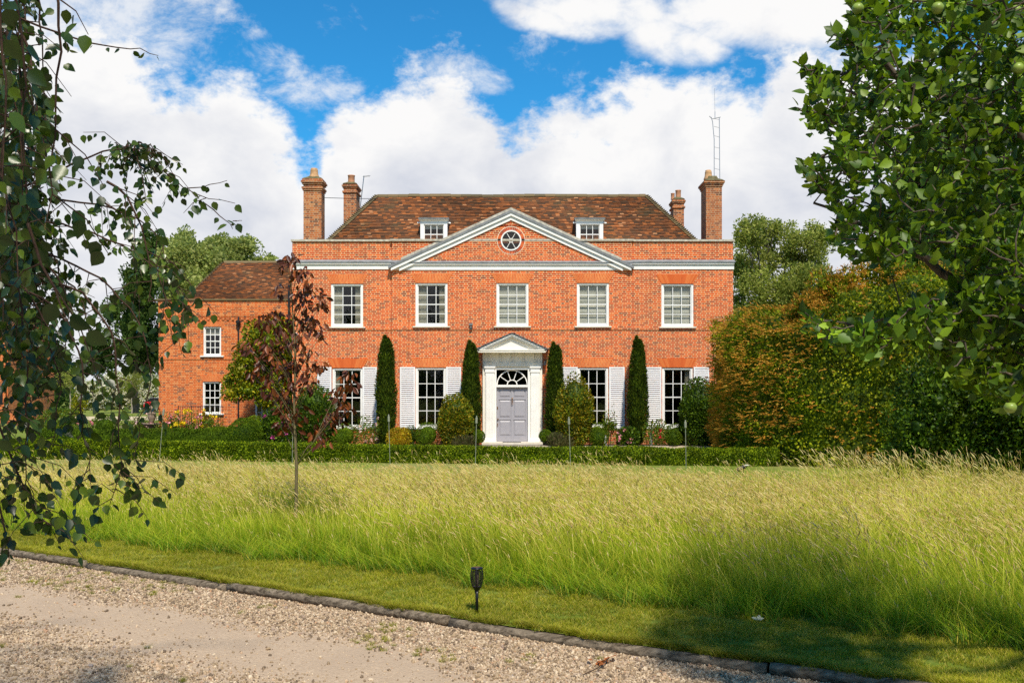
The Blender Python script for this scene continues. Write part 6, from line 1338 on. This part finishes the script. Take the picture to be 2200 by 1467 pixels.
# ---------------------------------------------------------------- young purple-leaved tree
Yc2 = 13.6
CT = empty('purple_leaved_tree', (PX(636, Yc2), Yc2, 0), 'young purple-leaved tree with slim trunk standing in the meadow', 'tree')
tk = [(636, 1180), (636, 1090), (637, 1000), (634, 930), (632, 860), (635, 790), (632, 720), (628, 650), (624, 600), (625, 566)]
tp3 = [P3(a_, b_, Yc2) for a_, b_ in tk]; tp3[0][2] = -.03; mb = MB(); mb.tube(tp3, [.024, .022, .021, .019, .018, .013, .010, .008, .005, .003], 10)
cl = [(625, 562, 9), (618, 575, 7), (640, 590, 6), (655, 595, 7), (668, 612, 6), (660, 632, 8), (685, 640, 6), (690, 655, 7), (600, 622, 5), (640, 640, 8), (655, 660, 8), (668, 690, 7), (648, 700, 8), (680, 708, 8), (690, 720, 6), (640, 730, 9), (618, 700, 7), (620, 740, 9), (590, 680, 9), (572, 690, 8), (560, 700, 7), (600, 712, 9), (575, 740, 9), (530, 745, 9), (545, 755, 7), (585, 760, 9), (560, 790, 9), (545, 805, 8), (600, 785, 9), (615, 800, 9), (580, 820, 9), (640, 780, 8), (660, 760, 7), (672, 792, 7), (690, 795, 6), (660, 815, 7), (625, 830, 10), (600, 850, 9), (575, 845, 8), (620, 870, 10), (640, 890, 7), (608, 890, 8), (625, 910, 8), (602, 915, 5), (665, 835, 6),
      (750, 812, 6), (742, 835, 8), (760, 825, 4), (720, 850, 6), (735, 868, 8), (750, 880, 6), (712, 895, 9), (700, 915, 9), (680, 935, 9), (725, 905, 6), (690, 950, 6)]
LP = []; LD = []; 
def tposz(py): return P3(float(np.interp(py, [t_[1] for t_ in tk[::-1]], [t_[0] for t_ in tk[::-1]])), py, Yc2)
for px, py, nl in cl:
    yy = Yc2 + rng.uniform(-.28, .28); c = P3(px, py, yy); 
    if px > 697: s0 = tposz(985); midp = P3(672, 952, Yc2)
    else: s0 = tposz(min(1000, py + 40 + abs(px - 632) * .9)); midp = (s0 + c) / 2 + np.array([0, 0, .03])
    if abs(px - 630) > 8: mb.tube([s0, midp, c], [.006, .0045, .0025], 5)
    for k in range(int(nl * 2.0)):
        o_ = rng.normal(size=3) * .05; LP.append(c + o_ + np.array([0, 0, .03])); LD.append(unit((np.array([o_[0] * 5 + rng.normal() * .4, o_[1] * 4 + rng.normal() * .4, -.75 + rng.normal() * .35]))[None])[0])
T_COP = (T_OVAL[0] * np.array([1, .78, 1.6]), T_OVAL[1])
LP = np.array(LP); LD = np.array(LD); n = len(LP); N = unit(np.array([0, -1., .5]) + .7 * rng.normal(size=(n, 3))); V, Fs = leaves(LP, LD, N, .125 * rng.uniform(.55, 1.1, n), T_COP); npmesh('crown', V, Fs, LM['copper'], CT)
mb.build('trunk', M['barkc'], CT, smooth=True)
# ---------------------------------------------------------------- weeping birch at the left edge
BT = empty('birch_tree', (-5.2, 4.6, 0), 'weeping birch hanging its leafy twigs over the left edge', 'tree')
tb = MB(); tr_ = MB(); tr_.tube([(-5.2, 4.6, GZ - .05), (-5.15, 4.65, 1.5), (-5.05, 4.6, 3.2), (-4.9, 4.6, 5.2), (-4.8, 4.7, 8.)], [.24, .2, .17, .13, .05], 14)
for e in ((-2.3, 4.4, 4.6), (-2.6, 3.0, 4.4), (-1.2, 4.6, 4.9), (-3., 5.4, 5.), (-2.2, 2.2, 3.9)): jtube(tr_, (-5., 4.6, 3.6), e, .06, .012, 6, .04, 7, sag=.08)
tr_.build('trunk', M['barkb'], BT, smooth=True)
LP = []; LD = []; LS = []
def strand(pts, Y, lsz=.055, step=.035, twig=.3, dY=.0, r0=.006, hang=1., lmin=0.):
    ps = [P3(px, py, Y + dY * i / max(1, len(pts) - 1)) for i, (px, py) in enumerate(pts)]
    # densify with a smooth curve
    P_ = np.array(ps); t = np.linspace(0, 1, len(P_)); L = np.sum(np.linalg.norm(np.diff(P_, axis=0), axis=1)); n = max(6, int(L / .06)); T_ = np.linspace(0, 1, n); Q = np.stack([np.interp(T_, t, P_[:, i]) for i in range(3)], 1)
    for _ in range(3): Q[1:-1] = (Q[:-2] + 2 * Q[1:-1] + Q[2:]) / 4
    Q[1:-1] += rng.normal(size=(n - 2, 3)) * .005
    tb.tube(list(Q), list(np.linspace(r0, .0014, n)), 5)
    s = lmin * L; side = 1
    while s < L:
        f = s / L * (n - 1); i = min(int(f), n - 2); p = Q[i] + (Q[i + 1] - Q[i]) * (f - i); side = -side
        if rng.uniform() < twig:
            ln = rng.uniform(.08, .28) * (.4 + .6 * hang); dirn = unit(np.array([[rng.normal() * .8, rng.normal() * .5, -.45 * hang + rng.normal() * .3]]))[0]; e = p + dirn * ln * .5 + np.array([0, 0, -.0]); e2 = e + unit((dirn + np.array([0, 0, -.7]))[None])[0] * ln * .5; tb.tube([p, e, e2], [.0022, .0016, .001], 4)
            for q in np.arange(.25, 1.01, .034 / ln * 1.0):
                pp = p + (e - p) * min(1, q * 2) if q < .5 else e + (e2 - e) * (q - .5) * 2; LP.append(pp); LD.append((rng.normal() * .55, rng.normal() * .45, -.8 + rng.normal() * .3)); LS.append(lsz)
        else: LP.append(p); LD.append((side * .5 + rng.normal() * .4, rng.normal() * .45, -.65 + rng.normal() * .35)); LS.append(lsz)
        s += step * rng.uniform(.6, 1.4)
strand([(20, 30), (95, 60), (180, 95), (240, 100), (300, 108), (340, 120)], 4.6, .042, .075, .12, hang=.4)
strand([(-30, 420), (60, 400), (130, 370), (190, 340), (250, 312), (300, 330), (350, 370), (400, 400), (440, 435), (505, 437)], 4.4, .05, .045, .25, .2)
for _ in range(9): a = rng.uniform(250, 340); strand([(a, 325), (a + rng.uniform(-20, 25), 300 - rng.uniform(0, 25)), (a + rng.uniform(-10, 50), 320 + rng.uniform(-25, 50))], 4.5 + rng.uniform(-.1, .1), .038, .025, .3, r0=.003)
strand([(400, 405), (440, 402), (488, 388)], 4.6, .04, .05, .0, r0=.003); strand([(440, 437), (470, 460), (495, 480), (500, 492)], 4.6, .05, .04, .0, r0=.003); strand([(500, 475), (520, 474)], 4.6, .045, .04, 0, r0=.002)
strand([(-30, 440), (60, 425), (180, 435), (260, 452), (330, 480), (352, 540), (362, 570)], 4.5, .05, .035, .45)
strand([(-30, 470), (80, 470), (150, 480), (250, 520), (340, 570), (390, 640), (428, 690)], 4.4, .052, .035, .5); strand([(340, 590), (352, 650), (372, 740)], 4.4, .055, .035, .3, r0=.003)
strand([(-30, 500), (100, 540), (220, 600), (300, 680), (332, 800), (300, 900), (288, 1000)], 4.5, .055, .035, .5); strand([(-30, 560), (180, 620), (255, 720), (250, 850), (262, 950), (256, 1030), (235, 1085)], 4.3, .055, .035, .45)
strand([(-30, 600), (120, 640), (178, 760), (170, 880), (188, 960), (196, 1050)], 4.2, .055, .035, .5); strand([(-20, 560), (60, 600), (110, 740), (138, 860), (105, 965)], 4.1, .055, .035, .5)
strand([(-10, 480), (30, 520), (52, 700), (60, 850), (52, 1000), (88, 1120)], 3.9, .055, .032, .5); strand([(-40, 860), (0, 900), (32, 1020), (70, 1095), (98, 1120)], 3.9, .05, .032, .6); strand([(-30, 990), (18, 1090), (2, 1160), (20, 1205)], 3.8, .045, .035, .4)
for k in range(20):
    x0 = rng.uniform(-60, 88); y0 = rng.uniform(-60, 420); ln = rng.uniform(250, 560) * (1.15 if x0 < 40 else .85); strand([(x0 - 30, y0 - 60), (x0, y0), (x0 + rng.uniform(-25, 25), y0 + ln * .5), (x0 + rng.uniform(-35, 35), y0 + ln)], rng.uniform(3.2, 4.8), .050, .030, .55)
for k in range(9):
    x0 = rng.uniform(-60, 80); y0 = rng.uniform(380, 640); ln = rng.uniform(250, 480); strand([(x0 - 30, y0 - 60), (x0, y0), (x0 + rng.uniform(-20, 25), y0 + ln * .5), (x0 + rng.uniform(-25, 35), y0 + ln)], rng.uniform(3.4, 4.8), .055, .032, .55)
for k in range(6):
    x0 = rng.uniform(60, 290); y0 = rng.uniform(430, 640); ln = rng.uniform(120, 330); strand([(x0 - 60, y0 - 40), (x0, y0), (x0 + rng.uniform(5, 40), y0 + ln * .5), (x0 + rng.uniform(10, 60), y0 + ln)], rng.uniform(4., 5.2), .05, .036, .5)
for (a_, s_) in (([(30, -60), (52, 100), (45, 260), (48, 420)], 2.4), ([(118, -40), (132, 60), (128, 200), (112, 340), (98, 480)], 2.5), ([(0, -20), (15, 180), (5, 380)], 2.3), ([(-20, 200), (20, 420), (40, 620)], 2.5), ([(60, 480), (110, 600), (150, 700)], 2.2)): strand(a_, s_, .052, .05, .25, r0=.004)
LP = np.array(LP); LD = unit(np.array(LD, float)); n = len(LP); N = unit(np.array([.1, -1., .35]) + .75 * rng.normal(size=(n, 3))); LP = LP + LD * .012
V, Fs = leaves(LP, LD, N, np.array(LS) * rng.uniform(.5, 1.12, n), T_LEAF); npmesh('crown', V, Fs, LM['birch'], BT); tb.build('twigs', M['twig'], BT); print('birch leaves', n)
# ---------------------------------------------------------------- apple tree at the right edge
AT = empty('apple_tree', (4.4, 6.6, 0), 'leafy apple tree with small green apples filling the right edge', 'tree')
def inpoly(P_, poly):
    x, y = P_[:, 0], P_[:, 1]; c = np.zeros(len(x), bool); j = len(poly) - 1
    for i in range(len(poly)):
        xi, yi = poly[i]; xj, yj = poly[j]; c ^= ((yi > y) != (yj > y)) & (x < (xj - xi) * (y - yi) / (yj - yi + 1e-9) + xi); j = i
    return c
UP_ = [(1850, -60), (1815, 40), (1800, 75), (1845, 120), (1800, 150), (1730, 140), (1740, 195), (1790, 235), (1730, 235), (1745, 275), (1810, 310), (1735, 355), (1745, 385), (1775, 425), (1775, 460), (1800, 535), (1860, 560), (1920, 570), (1950, 530), (2010, 540), (2080, 590), (2300, 660), (2300, -60)]
LO_ = [(1732, 685), (1760, 690), (1820, 700), (1890, 680), (1990, 640), (2080, 600), (2300, 600), (2300, 900), (2220, 880), (2150, 870), (2050, 800), (1990, 750), (1955, 715), (1880, 755), (1820, 735), (1770, 715)]
def fill(poly, n): 
    p = np.array(poly, float); q = rng.uniform(p.min(0), p.max(0), (n * 4, 2)); return q[inpoly(q, poly)][:n]
limbs = MB(); tp_ = MB(); tp_.tube([(4.4, 6.6, -.05), (4.35, 6.6, .9), (4.2, 6.5, 1.7)], [.2, .16, .14], 12)
LB = []
for e in ([(4.2, 6.5, 1.6), (3.6, 6.1, 2.2), (3.0, 5.9, 2.42), (2.4, 5.8, 2.38), (1.8, 5.8, 2.26)], [(4.2, 6.5, 1.7), (3.6, 6.2, 3.), (2.9, 5.9, 3.6), (2.2, 5.7, 3.75), (1.85, 5.7, 4.0)], [(4.2, 6.5, 1.7), (3.9, 6.3, 3.4), (3.2, 6., 4.6), (2.5, 5.9, 5.0)], [(4.2, 6.5, 1.7), (4., 6.9, 3.), (3.1, 7.2, 3.9), (2.3, 7.3, 4.2)], [(4.2, 6.5, 1.6), (3.4, 6.6, 2.4), (2.6, 6.7, 2.95), (2.0, 6.6, 3.2)], [(4.2, 6.5, 1.7), (4.4, 6.2, 3.6), (4.3, 6., 5.4)], [(4.2, 6.5, 1.5), (3.7, 5.6, 2.), (3.0, 5.2, 2.3), (2.5, 5.1, 2.4)]):
    E = np.array(e); t = np.linspace(0, 1, len(E)); T_ = np.linspace(0, 1, 16); Q = np.stack([np.interp(T_, t, E[:, i]) for i in range(3)], 1)
    for _ in range(3): Q[1:-1] = (Q[:-2] + 2 * Q[1:-1] + Q[2:]) / 4
    Q[1:-1] += rng.normal(size=(14, 3)) * .025; tp_.tube(list(Q), list(np.linspace(.055, .008, 16)), 9); LB.append(Q)
LBn = np.concatenate(LB)
LP = []; LD = []; LN = []; AP = []
NET = [q_ for q_ in LBn]
def rosettes(q, ylo, yhi, k=7, back=False):
    cs = np.array([P3(px, py, rng.uniform(ylo, yhi)) for px, py in q]); o_ = np.argsort([np.min(np.sum((LBn - c) ** 2, 1)) for c in cs])
    for c in cs[o_]:
        nn0 = np.array(NET); j = np.argmin(np.sum((nn0 - c) ** 2, 1)); s0 = nn0[j]; L = np.linalg.norm(c - s0); NET.append(c)
        if L < .55: mid = s0 + (c - s0) * .5 + np.array([0, 0, -.05 * L]) + rng.normal(size=3) * .012; tp_.tube([s0, mid, c], [.006, .0045, .003], 4, cap=False)
        ax = unit((unit((c - s0)[None])[0] * .8 + np.array([0, 0, .7]) + rng.normal(size=3) * .3)[None])[0]; a0 = rng.uniform(0, 6.28); r1 = unit(np.cross(ax, [0.3, 1., .2])[None])[0]; r2 = np.cross(ax, r1)
        for m in range(k):
            a = a0 + m * 2.4; e = .35 + .9 * (m / k); d = ax * math.cos(e) + (r1 * math.cos(a) + r2 * math.sin(a)) * math.sin(e) + rng.normal(size=3) * .18; LP.append(c - ax * .02 * m + rng.normal(size=3) * .008); LD.append(d); LN.append(ax * .9 + rng.normal(size=3) * .4 + np.array([0, -.25, .2]))
        if rng.uniform() < .014 and not back: AP.append(c + np.array([0, -.03, -.05]))
rosettes(fill(UP_, 1050), 4.9, 6.6); rosettes(fill(LO_, 560), 4.9, 6.2); rosettes(fill(UP_, 560), 6.6, 8.2, 7, True); rosettes(fill(LO_, 200), 6.2, 7.4, 7, True)
# spiky extending shoots on the outline
for (xa_, ya_, xb_, yb_) in ((1790, 190, 1722, 140), (1800, 260, 1728, 235), (1790, 330, 1732, 358), (1830, 100, 1790, 62), (1860, 30, 1845, -20), (1800, 430, 1735, 380), (1850, 705, 1722, 678), (1920, 720, 1880, 765), (2000, 180, 2060, 90), (2150, 150, 2180, 60), (1960, 230, 1975, 200)):
    q = [(xa_ + (xb_ - xa_) * t + rng.normal() * 5, ya_ + (yb_ - ya_) * t + rng.normal() * 5) for t in np.linspace(0, 1, 7)]; rosettes(q, 5.3, 5.6, 5); tp_.tube([P3(a_, b_, 5.45) for a_, b_ in q], [.006, .006, .005, .005, .004, .003, .002], 5)
# rest of the crown, beyond the frame
q3 = rng.normal(size=(190, 3)); q3 = unit(q3) * rng.uniform(.5, 1, (190, 1)) ** .5 * np.array([1.7, 1.9, 1.7]) + np.array([4.7, 6.2, 3.9]); q3 = q3[:70]; q3 = q3[(q3[:, 0] > q3[:, 1] * .53 + .1) | (q3[:, 2] > CAMZ + q3[:, 1] * .42)]
for c in q3:
    ax = unit(rng.normal(size=3)[None] + np.array([[0, 0, .8]]))[0]; r1 = unit(np.cross(ax, [.3, 1., .2])[None])[0]; r2 = np.cross(ax, r1)
    for m in range(9): a = m * 2.4; e = .4 + .1 * m; LP.append(c + rng.normal(size=3) * .05); LD.append(ax * math.cos(e) + (r1 * math.cos(a) + r2 * math.sin(a)) * math.sin(e)); LN.append(ax + rng.normal(size=3) * .4)
LP = np.array(LP); n = len(LP); V, Fs = leaves(LP, unit(np.array(LD)), unit(np.array(LN)), .066 * rng.uniform(.45, 1.25, n), T_LEAF); npmesh('crown', V, Fs, LM['apple'], AT); tp_.build('trunk', M['bark'], AT, smooth=True); print('apple leaves', n)
am = mat('green_apple', (.22, .30, .05), .4, .4, 0., .3, 20.)
for p in AP:
    q_ = MB(); q_.lathe([(.004, -.027), (.018, -.024), (.030, -.005), (.030, .008), (.02, .024), (.006, .02)], p, 12); q_.build('apple', am, AT, smooth=True)
# ---------------------------------------------------------------- trees outside the frame: unseen ones added for shade, a row that shows in the panes
def offtree(label, x, y, h, r, n, lm='dark', size=.16, trk=2.5, tr=.25, k=9):
    bl = [(x + rng.uniform(-.6, .6) * r, y + rng.uniform(-.6, .6) * r, h * rng.uniform(.5, .85), r * .5, h * .2) for _ in range(k)]; stemtree('broadleaf_tree', label, 'tree', x, y, trk, tr, bl, lm, n, size, T_RH, 'trees around the drive outside the view', core=.5, depth=.6)
offtree('unseen tree added behind the photographer to shade the birch', -2.6, -1.8, 10.5, 2.8, 5000, size=.2, trk=5.5)  # added canopy, placed so its shade falls on the birch twigs
offtree('unseen tall tree added beyond the right edge to shade the hedge', 17., 17.5, 11., 4.2, 9000, size=.22)  # added out of view to cast shade over the hedge's right end
for k, (x_, y_, h_) in enumerate(((-14, -22, 12), (-5, -26, 13), (4, -24, 12.5), (13, -25, 13), (22, -20, 12), (-24, -20, 12), (31, -12, 12))): offtree(('tree behind the photographer, third from the left of its row', 'tree behind the photographer, left of the middle of its row', 'tree behind the photographer, in the middle of its row', 'tree behind the photographer, right of the middle of its row', 'tree behind the photographer, second from the right', 'tree behind the photographer, at the left end of its row', 'tree behind the photographer, at the right end of its row')[k], x_, y_, h_, 5., 2600, size=.45, tr=.3, k=8)
